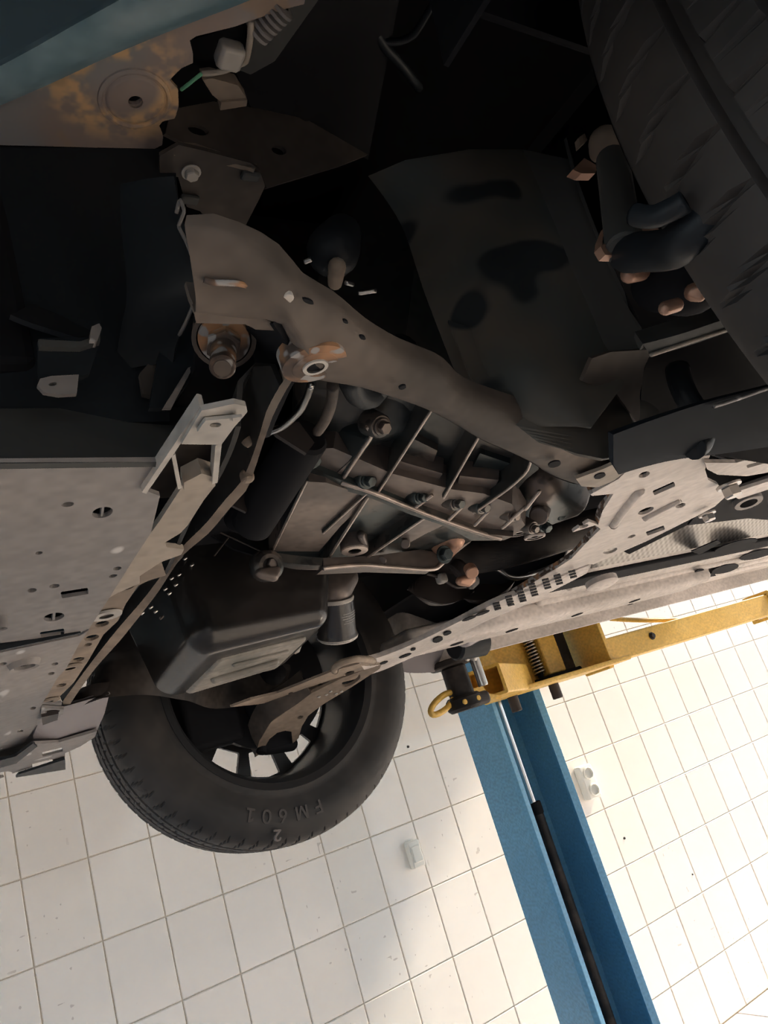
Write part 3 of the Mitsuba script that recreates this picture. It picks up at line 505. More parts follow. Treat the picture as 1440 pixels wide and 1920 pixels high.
add(UP + '__painted_flange', loft([pts([(-260, 300), (0, 198), (110, 150), (200, 108), (340, 50), (460, 4), (560, -40)], Z=UZ - .012), pts([(-260, 290), (0, 180), (110, 132), (200, 90), (330, 34), (440, -10)], Z=UZ - .022), pts([(-260, 240), (0, 124), (60, 92), (130, 52), (220, 2), (300, -44)], Z=UZ - .022)], 40, .004), 'body_blue', 40, label='blue-grey painted flange')
add(UP + '__bumper_edge', loft([pts([(-260, 240), (0, 124), (60, 92), (130, 52), (220, 2), (300, -44)], Z=UZ - .020), pts([(-260, 100), (0, 0), (60, -40), (130, -80), (220, -130), (300, -180)], Z=UZ + .03), pts([(-260, 0), (0, -120), (60, -160), (130, -200), (220, -250), (300, -300)], Z=UZ + .05)], 20, .004), 'car_paint', 40)
add(UP + '__harness_hole', plate([(356, 76), (440, 50), (470, 40), (466, 100), (455, 120), (400, 130), (362, 120)], .003, Z=UZ + .03), 'black')
add(UP + '__plug', rbox(at(432, 108, Z=UZ) - [.008, .008, .004], at(432, 108, Z=UZ) + [.008, .008, .008], .003), 'pale_metal', 30)
add(UP + '__plug__lead', tube([at(470, 40, Z=UZ), at(468, 80, Z=UZ), at(461, 115, Z=UZ), at(448, 122, Z=UZ), at(410, 135, Z=UZ), at(378, 138, Z=UZ)], .002, 30, 6), 'tray_dust', True)
add(UP + '__bellows', cat(*[lathe([(.004, 0), (.009, .001), (.009, .003), (.004, .004)], at(478 + 9 * i, 62 - 9 * i, Z=UZ + .005), at(520, 20, Z=UZ) - at(478, 62, Z=UZ), 16) for i in range(6)]), 'tray', 40)
add(UP + '__side_sheet', plate([(520, 30), (565, 0), (590, -30), (640, -60), (515, 115), (470, 140), (440, 128), (462, 118), (470, 60)], .003, Z=UZ + .02), 'seal')
add(C + '__wire', tube([at(340, 168, Z=.415), at(357, 155, Z=.413), at(378, 138, Z=.415)], .0012, 12, 6), 'wire_green', True, label='thin green wire')
add(C + '__corner_bracket', plate([(335, 272), (380, 282), (470, 306), (486, 318), (497, 349), (488, 370), (445, 453), (400, 441), (392, 415), (375, 396), (350, 388), (334, 332), (300, 330), (300, 292)], .003, [ell(358, 322, 7, 6), ], Z=.40), 'frame_paint', label='grey-brown sheet bracket with a clipped corner')
add(C + '__corner_bracket__flange', plate([(328, 284), (345, 267), (365, 268), (482, 308), (478, 318), (460, 312), (375, 290)], .003, pl=plane3(at(328, 288, Z=.398), at(480, 318, Z=.398), at(365, 268, Z=.415))), 'frame_dust')
add(C + '__corner_bracket__weld_nut', hexbolt(at(358, 322, Z=.40), (0, 0, -1), .005, .004), 'pale_metal', 30)
for u, v in ((355, 374), (470, 330)): add(C + '__corner_bracket__spot', rbox(at(u, v, Z=.398) - [.007, .004, .002], at(u, v, Z=.398) + [.007, .004, .002], .0018), 'seal')
add(C + '__rail_brace', cat(plate([(320, 205), (400, 190), (560, 215), (690, 290), (640, 310), (500, 352), (486, 318), (345, 268), (310, 250)], .004, [ell(372, 244, 20, 9, 15), ell(523, 282, 14, 8, 15)], pl=plane3(at(320, 240, Z=.44), at(500, 350, Z=.42), at(690, 290, Z=.47)))), 'frame_paint', label='dark brown brace')
add(C + '__rail_brace__stop', cat(plate([(380, 150), (398, 147), (446, 160), (464, 188), (415, 192), (398, 178)], .01, Z=.43), plate([(415, 192), (464, 188), (462, 199), (413, 207)], .008, Z=.428)), 'frame_dust', label='tan rubber stop')
add(C + '__inner_panel', plate([(440, 130), (515, 115), (640, -60), (760, -60), (690, 300), (560, 220), (470, 200)], .003, pl=plane3(at(470, 150, Z=.45), at(640, -60, Z=.47), at(690, 300, Z=.52))), 'black')
add(C + '__harness', tube([at(690, 30, Z=.5), at(720, 85, Z=.5), at(760, 130, Z=.5), at(785, 165, Z=.52)], .004, 24, 8), 'black_plastic', True)
add(C + '__harness', tube([at(705, 75, Z=.5), at(745, 78, Z=.5), at(780, 60, Z=.5), at(810, 10, Z=.5), at(830, -30, Z=.5)], .003, 24, 8), 'black_plastic', True)
# right end of the tray, wheel-house liner
add(C + '__fender_liner', loft([pts(c, **k) for c, k in (([(62, 1412), (110, 1392), (160, 1380), (182, 1370)], dict(Z=.168)), ([(62, 1380), (110, 1360), (170, 1345), (196, 1338)], dict(Z=.176)), ([(80, 1335), (130, 1322), (180, 1308), (205, 1302)], dict(Z=.186)), ([(100, 1318), (140, 1312), (200, 1297), (238, 1292)], dict(Z=.195)))], 24, .004), 'liner', 40, label='pale grey plastic wheel-arch liner')
TR = C + '__tray_end'
add(TR + '__corner_fill', plate([(0, 1420), (26, 1412), (58, 1370), (78, 1318), (116, 1318), (108, 1392), (62, 1400), (20, 1424), (0, 1432)], .003, Z=.181), 'tray')
add(TR, plate([(-260, 1466), (0, 1424), (26, 1420), (50, 1408), (62, 1395), (110, 1392), (182, 1371), (178, 1382), (150, 1400), (122, 1412), (122, 1420), (30, 1448), (0, 1460), (-260, 1500)], .004, [slot(98, 1410, 20, 4, -14), slot(80, 1432, 20, 4, -14), ell(8, 1452, 16, 5, -8)], Z=.164), 'tray', label='grey end piece of the tray with slots')
add(TR + '__edge_strip', plate([(35, 1452), (122, 1424), (123, 1443), (30, 1458)], .004, Z=.158), 'black_plastic')
add(TR + '__step', plate([(-260, 1462), (0, 1426), (30, 1418), (62, 1394), (70, 1400), (30, 1432), (0, 1440), (-260, 1478)], .004, Z=.162), 'black_plastic')
add(TR + '__clip', plate([(78, 1345), (110, 1338), (108, 1350), (80, 1360)], .006, Z=.172), 'dark_steel')
add(TR + '__hook', plate([(78, 1328), (120, 1330), (118, 1340), (76, 1342)], .004, [ell(98, 1334, 14, 3, -4)], Z=.176), 'tray')
# ---------------------------------------------------------------- the car: gearbox, clutch housing, oil pan, filter
GB = C + '__gearbox'
fa, fb, fc = at(560, 872, Y=.62), at(960, 1008, Y=.62), at(805, 775, Y=.46)
SP = plane3(fa, fb, fc); sn = SP[1] / np.linalg.norm(SP[1]); sn = sn if sn[2] > 0 else -sn      # sn points up, into the box
def onS(u, v, d=0): return at(u, v, pl=(SP[0] + sn * d, sn))
def sS(px, d, t, mat, name, holes=(), **k): return add(name, slab([onS(u, v, d) for u, v in px], sn, t, [[onS(*q, d) for q in h] for h in holes]), mat, **k)
# case: a deep tray-shaped casting, its floor set back behind the ribs, recess shade put into a darker colour
sS([(570, 660), (760, 640), (1010, 820), (1010, 880), (985, 900), (960, 930), (960, 1000), (830, 965), (690, 915), (575, 868), (560, 850), (610, 760)], .030, .14, 'cast_shaded', GB, label='oily ribbed gearbox casting, recess shade in its colour')
sS([(575, 868), (590, 842), (625, 840), (690, 868), (735, 888), (800, 905), (850, 918), (905, 925), (960, 945), (985, 985), (962, 1004), (900, 1000), (830, 972), (755, 945), (690, 918), (620, 893)], .004, .03, 'cast_clean', GB + '__bolt_flange', label='brown bolted flange of the gearbox')
sS([(565, 872), (620, 893), (690, 918), (755, 945), (830, 972), (900, 1000), (962, 1006), (945, 1013), (885, 1014), (830, 985), (770, 965), (690, 932), (590, 905)], -.003, .03, 'cast', GB + '__flange_rim')
add(GB + '__flange_edge', tube([onS(u, v, -.003) for u, v in ((640, 905), (690, 920), (760, 948), (830, 975), (890, 996), (940, 1010))], .0028, 30, 8), 'edge', True)
def rib(a, b, d0, h, w, name='rib', mids=()):
    L_ = [onS(u, v, d0) for u, v in (a, *mids, b)]; L_ = curve(L_, 14) if mids else np.array([L_[0] * (1 - s) + L_[1] * s for s in np.linspace(0, 1, 6)])
    t = np.gradient(L_, axis=0); sd = np.cross(t, sn); sd /= np.linalg.norm(sd, axis=1, keepdims=True)
    R = np.array([L_ + sn * h - sd * w * .9, L_ + sn * .002 - sd * w * .5, L_ - sd * w * .25, L_ + sd * w * .25, L_ + sn * .002 + sd * w * .5, L_ + sn * h + sd * w * .9])
    n, m = 6, len(L_); V = R.reshape(-1, 3); F = []
    for i in range(n - 1):
        for j in range(m - 1): a_, b_ = i * m + j, i * m + j + 1; F += [(a_, b_, b_ + m), (a_, b_ + m, a_ + m)]
    for j in range(m - 1): F += [(j, (n - 1) * m + j, (n - 1) * m + j + 1), (j, (n - 1) * m + j + 1, j + 1)]
    for j, s in ((0, 1), (m - 1, -1)):
        for i in range(1, n - 1): F.append((j, i * m + j, (i + 1) * m + j) if s > 0 else (j, (i + 1) * m + j, i * m + j))
    q = tri(V, F); q.fix_normals(); k = add(GB + '__' + name, q, 'cast_shaded', 30)
    add(k + '__edge', tube(L_ - sn * .0002, w * .36, len(L_), 6, smoothline=False), 'edge', True); return k
rib((812, 764), (708, 925), 0, .034, .0042); rib((898, 818), (832, 934), 0, .034, .0040); rib((996, 858), (888, 962), 0, .034, .0042, mids=((984, 888), (958, 912), (922, 938)))
# boss with a rounded top and worn edge, ledges, bosses under the bolts
add(GB + '__boss', mtri(hull([(onS(655, 800, .030), .012), (onS(690, 812, .014), .008), (onS(632, 888, .014), .008), (onS(600, 860, .034), .012), (onS(690, 822, .006), .004), (onS(640, 893, .006), .004)])), 'cast', 40)
add(GB + '__boss__edge', tube([onS(u, v, .001) for u, v in ((688, 800), (696, 818), (680, 842), (645, 895))], .0022, 20, 6), 'edge', True)
sS([(648, 872), (692, 832), (668, 868), (645, 892), (628, 890)], .003, .008, 'cast_clean', GB + '__boss__worn_face')
sS([(748, 864), (830, 888), (818, 908), (736, 893)], .012, .02, 'cast_clean', GB + '__ledge'); sS([(862, 892), (935, 900), (925, 918), (855, 916)], .012, .02, 'cast_clean', GB + '__ledge')
sS([(770, 820), (820, 845), (808, 880), (752, 860)], .022, .02, 'cast', GB + '__web'); sS([(900, 850), (960, 870), (945, 895), (880, 888)], .024, .02, 'cast', GB + '__web')
add(GB + '__case_bulge', mtri(hull([(onS(620, 700, .06), .035), (onS(660, 790, .05), .03), (onS(760, 770, .045), .022), (onS(740, 700, .06), .03), (onS(590, 830, .05), .025)], 28)), 'cast_shaded', 60)
bn = np.array([.0, -.75, -.66])
for u, v, r in ((715, 800, .0085), (588, 862, .0075), (690, 899, .0085), (790, 930, .0075), (858, 942, .0075), (906, 950, .007), (963, 966, .0065), (1000, 990, .006)):
    p = onS(u, v, .004); add(GB + '__bolt', hexbolt(p, bn, r * .72, r * .8), 'cast', 25); 
    add(GB + '__bolt_boss', lathe([(0, -.02), (r * 1.5, -.02), (r * 1.35, -.002), (r * 1.2, 0), (0, 0)], p, bn, 20), 'cast', 35)
for (a, b) in (((700, 925), (680, 912)), ((778, 952), (810, 928)), ((838, 978), (866, 950)), ((890, 985), (915, 958)), ((942, 990), (985, 950)), ((985, 955), (1012, 920))):
    add(GB + '__lug_edge', tube([onS(*a, -.002), onS(*b, .001)], .0022, 8, 6), 'edge', True)
for u, v, a, b in ((973, 997, 19, 6), (1002, 1004, 17, 6)):
    c0 = at(u, v, Y=.66); add(GB + '__drain_lug', lathe([(.004, -.002), (.012, -.002), (.0125, 0), (.0125, .012), (.004, .012)], c0, (.1, -.1, 1), 24), 'cast_clean', 40)
    add(GB + '__drain_lug__rim', lathe([(.010, -.003), (.013, -.003), (.0135, -.001), (.010, .0)], c0, (.1, -.1, 1), 24), 'edge', 40)
add(GB + '__side_housing', mtri(hull([(at(1010, 900, Y=.58), .03), (at(1060, 930, Y=.62), .028), (at(1000, 960, Y=.64), .022), (at(1080, 905, Y=.60), .02), (at(1030, 880, Y=.60), .03)], 24)), 'cast', 60)
add(GB + '__side_housing__plug', cyl(at(1015, 955, Y=.60), at(1010, 968, Y=.59), .011, 20), 'cast_clean', 30)
for u, v in ((965, 975), (1045, 962), (1020, 985)): add(GB + '__side_housing__bolt', hexbolt(at(u, v, Y=.62), (0, -.6, -.8), .006, .007), 'cast', 30)
# clutch housing
CH = C + '__clutch_housing'
h0, h1, h2 = at(510, 1030, Y=.80), at(820, 1050, Y=.80), at(690, 925, Y=.63)
HP = plane3(h0, h1, h2); hn = HP[1] / np.linalg.norm(HP[1]); hn = hn if hn[2] > 0 else -hn
def onH(u, v, d=0): return at(u, v, pl=(HP[0] + hn * d, hn))
def sH(px, d, t, mat, name, holes=(), **k): return add(name, slab([onH(u, v, d) for u, v in px], hn, t, [[onH(*q, d) for q in h] for h in holes]), mat, **k)
sH([(572, 902), (690, 925), (780, 962), (840, 985), (885, 1014), (812, 1052), (608, 1052), (512, 1036)], .014, .10, 'cast', CH, label='lower clutch housing below the flange')
sH([(574, 903), (612, 905), (690, 930), (672, 955), (640, 985), (598, 1034), (512, 1034)], .002, .02, 'cast_clean', CH + '__face')
sH([(612, 905), (690, 930), (640, 985), (628, 960)], -.001, .01, 'cast', CH + '__oil_patch') if False else None
def ribH(a, b, w, mat='cast'):
    L_ = np.array([onH(*a, -.002) * (1 - s) + onH(*b, -.002) * s for s in np.linspace(0, 1, 6)])
    t = L_[-1] - L_[0]; sd = np.cross(t, hn); sd /= np.linalg.norm(sd)
    add(CH + '__rib', slab([L_[0] - sd * w / 2, L_[-1] - sd * w / 2, L_[-1] + sd * w / 2, L_[0] + sd * w / 2], hn, .022), mat); add(CH + '__rib__edge' if 0 else CH + '__rib_edge', tube(L_, w * .42, 6, 6, smoothline=False), 'edge', True)
ribH((690, 932), (604, 1066), .0045); ribH((800, 968), (670, 1058), .0045); ribH((575, 902), (508, 1040), .004); ribH((688, 925), (606, 1000), .003)
sH([(748, 1000), (800, 960), (838, 982), (800, 1000), (760, 1022)], .002, .012, 'cast_clean', CH + '__cover_web')
add(CH + '__rear_lip', plate([(606, 1046), (700, 1042), (790, 1030), (820, 1036), (836, 1030), (818, 1062), (812, 1067), (700, 1063), (606, 1067)], .02, Y=.80), 'cast_clean', label='tan lower lip of the clutch housing')
add(CH + '__rear_lip__edge', tube([at(u, v, Y=.798) for u, v in ((606, 1066), (670, 1060), (740, 1064), (815, 1067), (830, 1056), (852, 1036), (880, 1014))], .0028, 40, 8), 'edge', True)
add(CH + '__front_lip', loft([pts([(515, 1036), (560, 1042), (606, 1046)], Y=.80), pts([(520, 1052), (560, 1058), (604, 1060)], Y=.80), pts([(528, 1062), (560, 1068), (604, 1068)], Y=.81)], 20, .004), 'cast', 40)
for u, v in ((665, 1032),):
    c0 = onH(u, v, -.004); add(CH + '__drain_ring', lathe([(.009, 0), (.0165, 0), (.0175, .002), (.0175, .02), (.009, .02)], c0, hn, 32), 'cast_clean', 40); add(CH + '__drain_ring__face', lathe([(.008, -.0012), (.0165, -.0012), (.0168, .0005), (.008, .0005)], c0, hn, 32), 'edge', 40)
add(CH + '__stiffener', tube([onH(676, 1000, .006), onH(684, 1024, .0)], .005, 8, 8), 'cast_clean', True)
for u, v in ((716, 1051), (760, 1020)): add(CH + '__stud', cyl(onH(u, v, .006), onH(u, v, -.006), .006, 14), 'cast_clean', 30)
add(CH + '__side_eye', mtri(hull([(at(828, 1015, Y=.79), .018), (at(850, 1010, Y=.77), .016), (at(838, 1036, Y=.79), .010)], 24)), 'copper', 50)
add(CH + '__side_eye__bolt', hexbolt(at(832, 1040, Y=.775), (0, -1, -.3), .009, .008), 'cast', 30)
add(CH + '__lug', lathe([(.009, -.002), (.0135, -.002), (.018, .002), (.019, .006), (.019, .02), (.009, .02)], at(506, 1060, Y=.79), (.1, 1, .3), 28), 'cast', 40, label='round bolt eye at the housing corner')
add(CH + '__lug__bolt', hexbolt(at(507, 1058, Y=.80), (0, -1, -.3), .008, .009), 'cast_clean', 30)
add(CH + '__lug__foot', mtri(hull([(at(488, 1075, Y=.79), .006), (at(512, 1080, Y=.79), .007), (at(520, 1068, Y=.79), .004)], 16)), 'cast_clean', 50)
# oil pan
OP = C + '__oil_pan'
def panmesh():
    m = hull([((x, y, z), r) for x, y, z, r in ((.315, .875, .20, .030), (.452, .872, .198, .022), (.320, 1.05, .192, .030), (.462, 1.03, .190, .024), (.300, .88, .34, .028), (.505, .876, .34, .022), (.30, 1.10, .34, .028), (.52, 1.08, .34, .022))], 48)
    return mtri(m)
add(OP, panmesh(), 'pan', 60, label='black oil pan hanging below the engine')
add(OP + '__flange', rbox((.262, .83, .325), (.545, 1.14, .333), .003), 'pan', 30)
for x in np.linspace(.285, .52, 5): add(OP + '__flange_bolt', hexbolt((x, .838, .325), (0, 0, -1), .005, .006), 'dark_steel', 30)
add(OP + '__bottom_plate', mtri(hull([((.335, .905, .172), .006), ((.445, .90, .173), .005), ((.335, 1.045, .166), .008), ((.452, 1.02, .168), .006)], 24)), 'pan_dust', 60, label='dusty grey pan bottom')
add(OP + '__bottom_rib', mtri(hull([((.35, .985, .160), .006), ((.43, .965, .162), .005), ((.44, 1.0, .164), .006)], 20)), 'pan_dust', 60)
add(OP + '__bottom_rib', mtri(hull([((.36, .93, .164), .004), ((.43, .925, .165), .004)], 16)), 'pan_dust', 60)
add(OP + '__drain_plug', hexbolt((.468, .985, .182), (.85, .1, -.4), .009, .009), 'pale_metal', 30)
# oil filter
OF = C + '__oil_filter'
ft_, fb_ = at(627, 1122, Y=.955), at(633, 1196, Y=.985); ax = (fb_ - ft_) / np.linalg.norm(fb_ - ft_); Lf = np.linalg.norm(fb_ - ft_)
add(OF, lathe([(0, 0), (.026, 0), (.028, .004), (.028, Lf - .010), (.0295, Lf - .008), (.030, Lf - .002), (.027, Lf), (.024, Lf - .003), (0, Lf - .002)], ft_, ax, 40), 'filter', 40, label='black spin-on oil filter')
add(OF + '__bottom_rim', lathe([(.0, Lf - .001), (.023, Lf - .002), (.027, Lf + .0012), (.0298, Lf - .001), (.0302, Lf - .004), (.0296, Lf - .0045), (0, Lf - .003)], ft_, ax, 40), 'pale_metal', 40)
add(OF + '__seal_ring', lathe([(.024, -.003), (.0275, -.003), (.0285, 0), (.0275, .003), (.024, .003)], ft_, ax, 32), 'pale_metal', 40)
side = np.cross(ax, [0, 1, 0]); side /= np.linalg.norm(side)
front = np.cross(side, ax); front = front if front[1] < 0 else -front
for i, (d, w0, w1) in enumerate(((.30, -.5, .5), (.36, -.6, .55), (.42, -.55, .5), (.48, -.4, .35), (.53, -.5, .2))):
    ang = np.linspace(w0, w1, 12); P_ = np.array([ft_ + ax * d * Lf + (front * math.cos(t + .35) + side * math.sin(t + .35)) * .0281 for t in ang]); add(OF + '__print_line', tube(P_, .0005, 12, 4, smoothline=False), 'print')
add(OF + '__mount', mtri(hull([(ft_ - ax * .012, .026), (ft_ - ax * .05 + [.0, .03, .0], .03), (ft_ - ax * .03 + [.03, .01, 0], .016)], 24)), 'cast_clean', 50, label='brown oil filter mount')
for du, dv in ((-15, -44), (10, -36), (22, -18)): add(OF + '__mount__bolt', hexbolt(at(627 + du, 1122 + dv, Y=.95), (0, -1, -.4), .006, .007), 'cast_clean', 30)
# starter motor, pipes and hoses in front of the engine
SM = C + '__starter_motor'
add(SM, cat(cyl(at(470, 985, Y=.70), at(575, 815, Y=.56), .022, 32), cyl(at(440, 985, Y=.72), at(540, 840, Y=.62), .014, 24)), 'black', 30, label='dark starter motor')
add(SM + '__bracket', plate([(505, 800), (560, 790), (590, 830), (575, 850), (520, 815)], .004, Y=.47), 'dark_steel')
add(SM + '__shield', plate([(425, 900), (470, 880), (478, 930), (462, 960), (420, 940)], .004, Y=.66), 'dark_steel')
add(C + '__engine_bracket', cat(plate([(395, 990), (440, 995), (500, 1035), (508, 1050), (440, 1030), (390, 1000)], .004, Y=.82), plate([(330, 960), (430, 880), (560, 780), (575, 905), (510, 1035), (395, 992)], .01, Y=.86)), 'black')
add(C + '__coolant_pipe', tube([at(582, 722, Z=.215), at(575, 745, Z=.22), at(558, 775, Z=.225), at(530, 800, Z=.23), at(495, 815, Z=.235), at(470, 830, Z=.24)], .0024, 40, 8), 'steel', True)
add(C + '__hose', tube([at(624, 722, Z=.225), at(623, 745, Z=.228), at(617, 770, Z=.232), at(607, 792, Z=.238), at(595, 810, Z=.245)], .0040, 30, 10), 'frame_paint', True)
add(C + '__hose', tube([at(655, 700, Z=.26), at(700, 740, Z=.27), at(760, 640, Z=.29)], .010, 20, 10), 'black_plastic', True)
# exhaust front pipe with its brackets, between pan and subframe
EX = C + '__exhaust_pipe'
add(EX, tube([(.62, .86, .34), (.655, .87, .27), (.70, .86, .235), (.78, .82, .225), (.92, .79, .232), (1.2, .775, .24), (3.6, .775, .24)], .026, 80, 20), 'grimy_black', True, label='dark exhaust pipe')
add(EX + '__flange', cyl(at(862, 1085, Y=.84), at(880, 1068, Y=.83), .024, 24), 'dark_steel', 30)
add(EX + '__flange__stud', cyl(at(880, 1065, Y=.80), at(886, 1075, Y=.79), .009, 16), 'copper', 30)
add(EX + '__clamp', mtri(hull([(at(862, 1090, Y=.82), .006), (at(882, 1085, Y=.82), .008), (at(878, 1095, Y=.82), .004)], 16)), 'copper', 50)
add(EX + '__heat_guard', loft([pts([(770, 1095), (800, 1078), (860, 1100), (890, 1108)], Y=.90), pts([(765, 1105), (800, 1125), (840, 1132), (885, 1112)], Y=.88), pts([(782, 1120), (810, 1136), (840, 1134), (870, 1120)], Y=.90)], 24, .003), 'dark_steel', 40, label='dark curved heat guard')
add(EX + '__heat_guard', loft([pts([(870, 1110), (900, 1096), (940, 1095), (960, 1086)], Y=.92), pts([(868, 1122), (900, 1125), (940, 1112), (965, 1090)], Y=.90), pts([(880, 1130), (905, 1132), (940, 1120), (960, 1100)], Y=.92)], 24, .003), 'dark_steel', 40)
add(EX + '__sensor_wire', tube([at(800, 1076, Y=.86), at(822, 1082, Y=.86), at(828, 1085, Y=.86), at(860, 1101, Y=.86), at(885, 1098, Y=.86)], .0025, 24, 8), 'dark_steel', True)
add(EX + '__sensor_wire__sleeve', rbox(at(828, 1085, Y=.86) - .007, at(828, 1085, Y=.86) + .007, .003), 'pale_metal', 30)
add(C + '__ground_strap', tube([at(925, 1064, Y=.86), at(940, 1072, Y=.86), at(955, 1082, Y=.86), at(975, 1083, Y=.86), at(1010, 1074, Y=.87), at(1040, 1062, Y=.88)], np.array([.004] * 12 + [.0055] * 12), 24, 8), 'steel', True, label='bright braided strap')
add(C + '__engine_rear_wall', box((.66, .60, .30), (.68, 1.30, .66)), 'black')
for a, b in (((395, 990), (512, 1044)), ((428, 1008), (402, 1042)), ((300, 1162), (306, 1155))):
    add(C + '__engine_bracket__edge', tube([at(*a, Y=.815), at(*b, Y=.815)], .0011, 6, 6), 'frame_paint', True)
for u, v in ((310, 1104), (336, 1077), (360, 1059), (322, 1084), (347, 1047), (330, 1096), (303, 1157), (267, 1149), (283, 1138), (318, 1112), (292, 1146)):
    add(C + '__harness_glint', tube([at(u - 3, v + 3, Y=.845), at(u + 3, v - 2, Y=.845)], .0017, 4, 6), 'steel', True)  # glints on the engine harness put in as tiny bright tubes
# ---------------------------------------------------------------- the car: subframe, control arms, splash shield, floor
SF = C + '__subframe'
add(SF, plate([(1107, 927), (1160, 898), (1185, 873), (1230, 851), (1290, 840), (1325, 842), (1332, 852), (1322, 880), (1328, 900), (1345, 908), (1362, 930), (1340, 950), (1310, 966), (1270, 986), (1240, 1001), (1212, 1015), (1150, 1042), (1100, 1064), (1060, 1085), (1020, 1104), (980, 1120), (960, 1128), (935, 1134), (950, 1122), (1000, 1092), (1040, 1068), (1072, 1047), (1105, 1012), (1126, 992), (1116, 985), (1074, 998), (1078, 994), (1104, 978), (1122, 984), (1130, 958), (1150, 926), (1110, 930)], .0035,
    [ell(1208, 890, 11, 5, -20), slot(1245, 916, 22, 4.5, -24), ell(1211, 958, 16, 5, -22), ell(1276, 948, 10, 4, -18), slot(1229, 995, 18, 4, -20), ell(1144, 1033, 14, 4.5, -18), ell(1184, 1006, 8, 2.5, -20), ell(1102, 1062, 11, 3, -16), ell(1095, 987, 9, 3, -18)], Z=.165), 'floorpan', label='pale pressed subframe plate with holes')
up_ = pts([(1190, 873), (1230, 851), (1290, 840), (1325, 842), (1333, 852)], Z=.165)
add(SF + '__edge_flange', shell(np.array([curve(up_, 24), curve(up_, 24) + [.004, -.006, .003], curve(up_, 24) + [.006, -.010, .016]]), .003), 'frame_dust', 40)
add(SF + '__edge_flange', shell(np.array([curve(pts([(1107, 927), (1150, 926), (1130, 958), (1122, 984), (1126, 992), (1105, 1012), (1072, 1047), (1040, 1068), (1000, 1092), (950, 1122)], Z=.165), 50) + o for o in ([0, 0, 0], [-.001, 0, .004], [-.001, 0, .008])]), .003), 'rust', 40, label='rust-edged turned-up flange')
add(SF + '__bead', tube([at(u, v, Z=.164) for u, v in ((1208, 972), (1240, 955), (1275, 938))], .004, 20, 8), 'floorpan', True); add(SF + '__bead', tube([at(u, v, Z=.164) for u, v in ((1150, 985), (1175, 950), (1200, 920))], .005, 20, 8), 'floorpan', True)
add(SF + '__hex_nut', hexbolt(at(1365, 907, Z=.160), (0, 0, -1), .010, .012), 'steel', 30, label='bright nut'); add(SF + '__hex_nut', hexbolt(at(1325, 962, Z=.158), (0, 0, -1), .008, .008), 'steel', 30)
# slotted cross strip reaching to the right wheel
st_u = [(1105, 1060), (1060, 1078), (1020, 1096), (980, 1112), (940, 1126), (900, 1145), (860, 1166), (820, 1186), (780, 1205), (740, 1222), (700, 1236), (672, 1240)]
st_l = [(1100, 1075), (1060, 1096), (1020, 1116), (985, 1134), (940, 1153), (905, 1168), (870, 1186), (830, 1206), (790, 1225), (750, 1243), (720, 1256), (690, 1266)]
zz = np.linspace(.163, .158, len(st_u)); S0 = np.array([at(*p, Z=z) for p, z in zip(st_u, zz)]); S1 = np.array([at(*p, Z=z) for p, z in zip(st_l, zz)])
S0, S1 = curve(S0, 60), curve(S1, 60)
CM = SF + '__slotted_strip'
add(CM, shell(np.array([S0 + [-.001, 0, .008], S0 + [-.001, 0, .004], S0, S0 * .5 + S1 * .5 + [0, 0, -.001], S1, S1 + [.003, 0, .006]]), .003), 'floorpan', 40, label='pale strip with rows of slots')
for u, v, k in ((1074, 1077, 3), (1047, 1087, 4), (1025, 1095, 4), (1000, 1106, 5), (978, 1117, 5), (956, 1127, 4), (932, 1137, 3)):
    for i in range(k):
        s = (i - (k - 1) / 2); add(CM + '__slot', plate(slot(u + 1.6 * s, v + 5.0 * s, 6.5, 1.5, -14), .001, Z=.1575), 'black')
for u, v, a, b in ((821, 1200, 10, 4.5), (839, 1188, 8, 3), (775, 1218, 5, 2), (905, 1150, 14, 2.5), (880, 1160, 14, 2.5), (760, 1230, 12, 2), (720, 1243, 8, 2)):
    add(CM + '__hole', plate(ell(u, v, a, b, -20), .001, Z=.1565), 'black')
# right frame rail, dark red-brown underside
rr1 = [at(u, v, Z=z) for u, v, z in ((142, 1326, .187), (190, 1308, .184), (260, 1303, .180), (340, 1312, .173), (430, 1327, .166), (520, 1313, .160))]
rr0 = [at(u, v, Y=p[1] + .012) for (u, v), p in zip(((180, 1262), (215, 1240), (280, 1228), (360, 1236), (450, 1250), (545, 1258)), rr1)]
q0, q1 = curve(rr0, 40), curve(rr1, 40)
add(C + '__right_frame_rail' if 0 else C + '__frame_rail', shell(np.array([q0 + [0, -.004, .012], q0 + [0, -.003, .006], q0, q0 * .5 + q1 * .5 + [0, 0, -.003], q1, q1 + [0, .004, .008], q1 + [0, .006, .02]]), .003), 'grimy_black', 40, label='dark brown far frame rail')
# right control arm: stamped, from the subframe out to the ball joint inside the wheel
CA = C + '__control_arm'
ca = [(432, 1322), (480, 1308), (520, 1300), (580, 1276), (630, 1256), (642, 1240), (680, 1234), (700, 1240), (720, 1243), (700, 1256), (688, 1268), (640, 1298), (600, 1318), (588, 1330), (570, 1342), (558, 1375), (548, 1382), (545, 1366), (530, 1368), (505, 1385), (487, 1412), (478, 1418), (488, 1385), (510, 1355), (560, 1318), (582, 1298), (540, 1310), (490, 1322), (440, 1328)]
P0, P1_, P2_ = at(690, 1250, Z=.160), at(590, 1283, Z=.157), np.array(at(487, 1400, Y=1.44))
CP = plane3(P0, P1_, P2_)
inner_px = [(432, 1326), (470, 1312), (520, 1300), (580, 1276), (628, 1257), (690, 1240), (720, 1243), (688, 1268), (640, 1280), (600, 1290), (560, 1300), (490, 1320)]
add(C + '__subframe_end', plate(inner_px, .004, [ell(655, 1262, 10, 3, -18), ell(600, 1284, 6, 2, -18), ell(545, 1300, 5, 2, -18)], Z=.1575), 'frame_dust', label='tan subframe end piece')
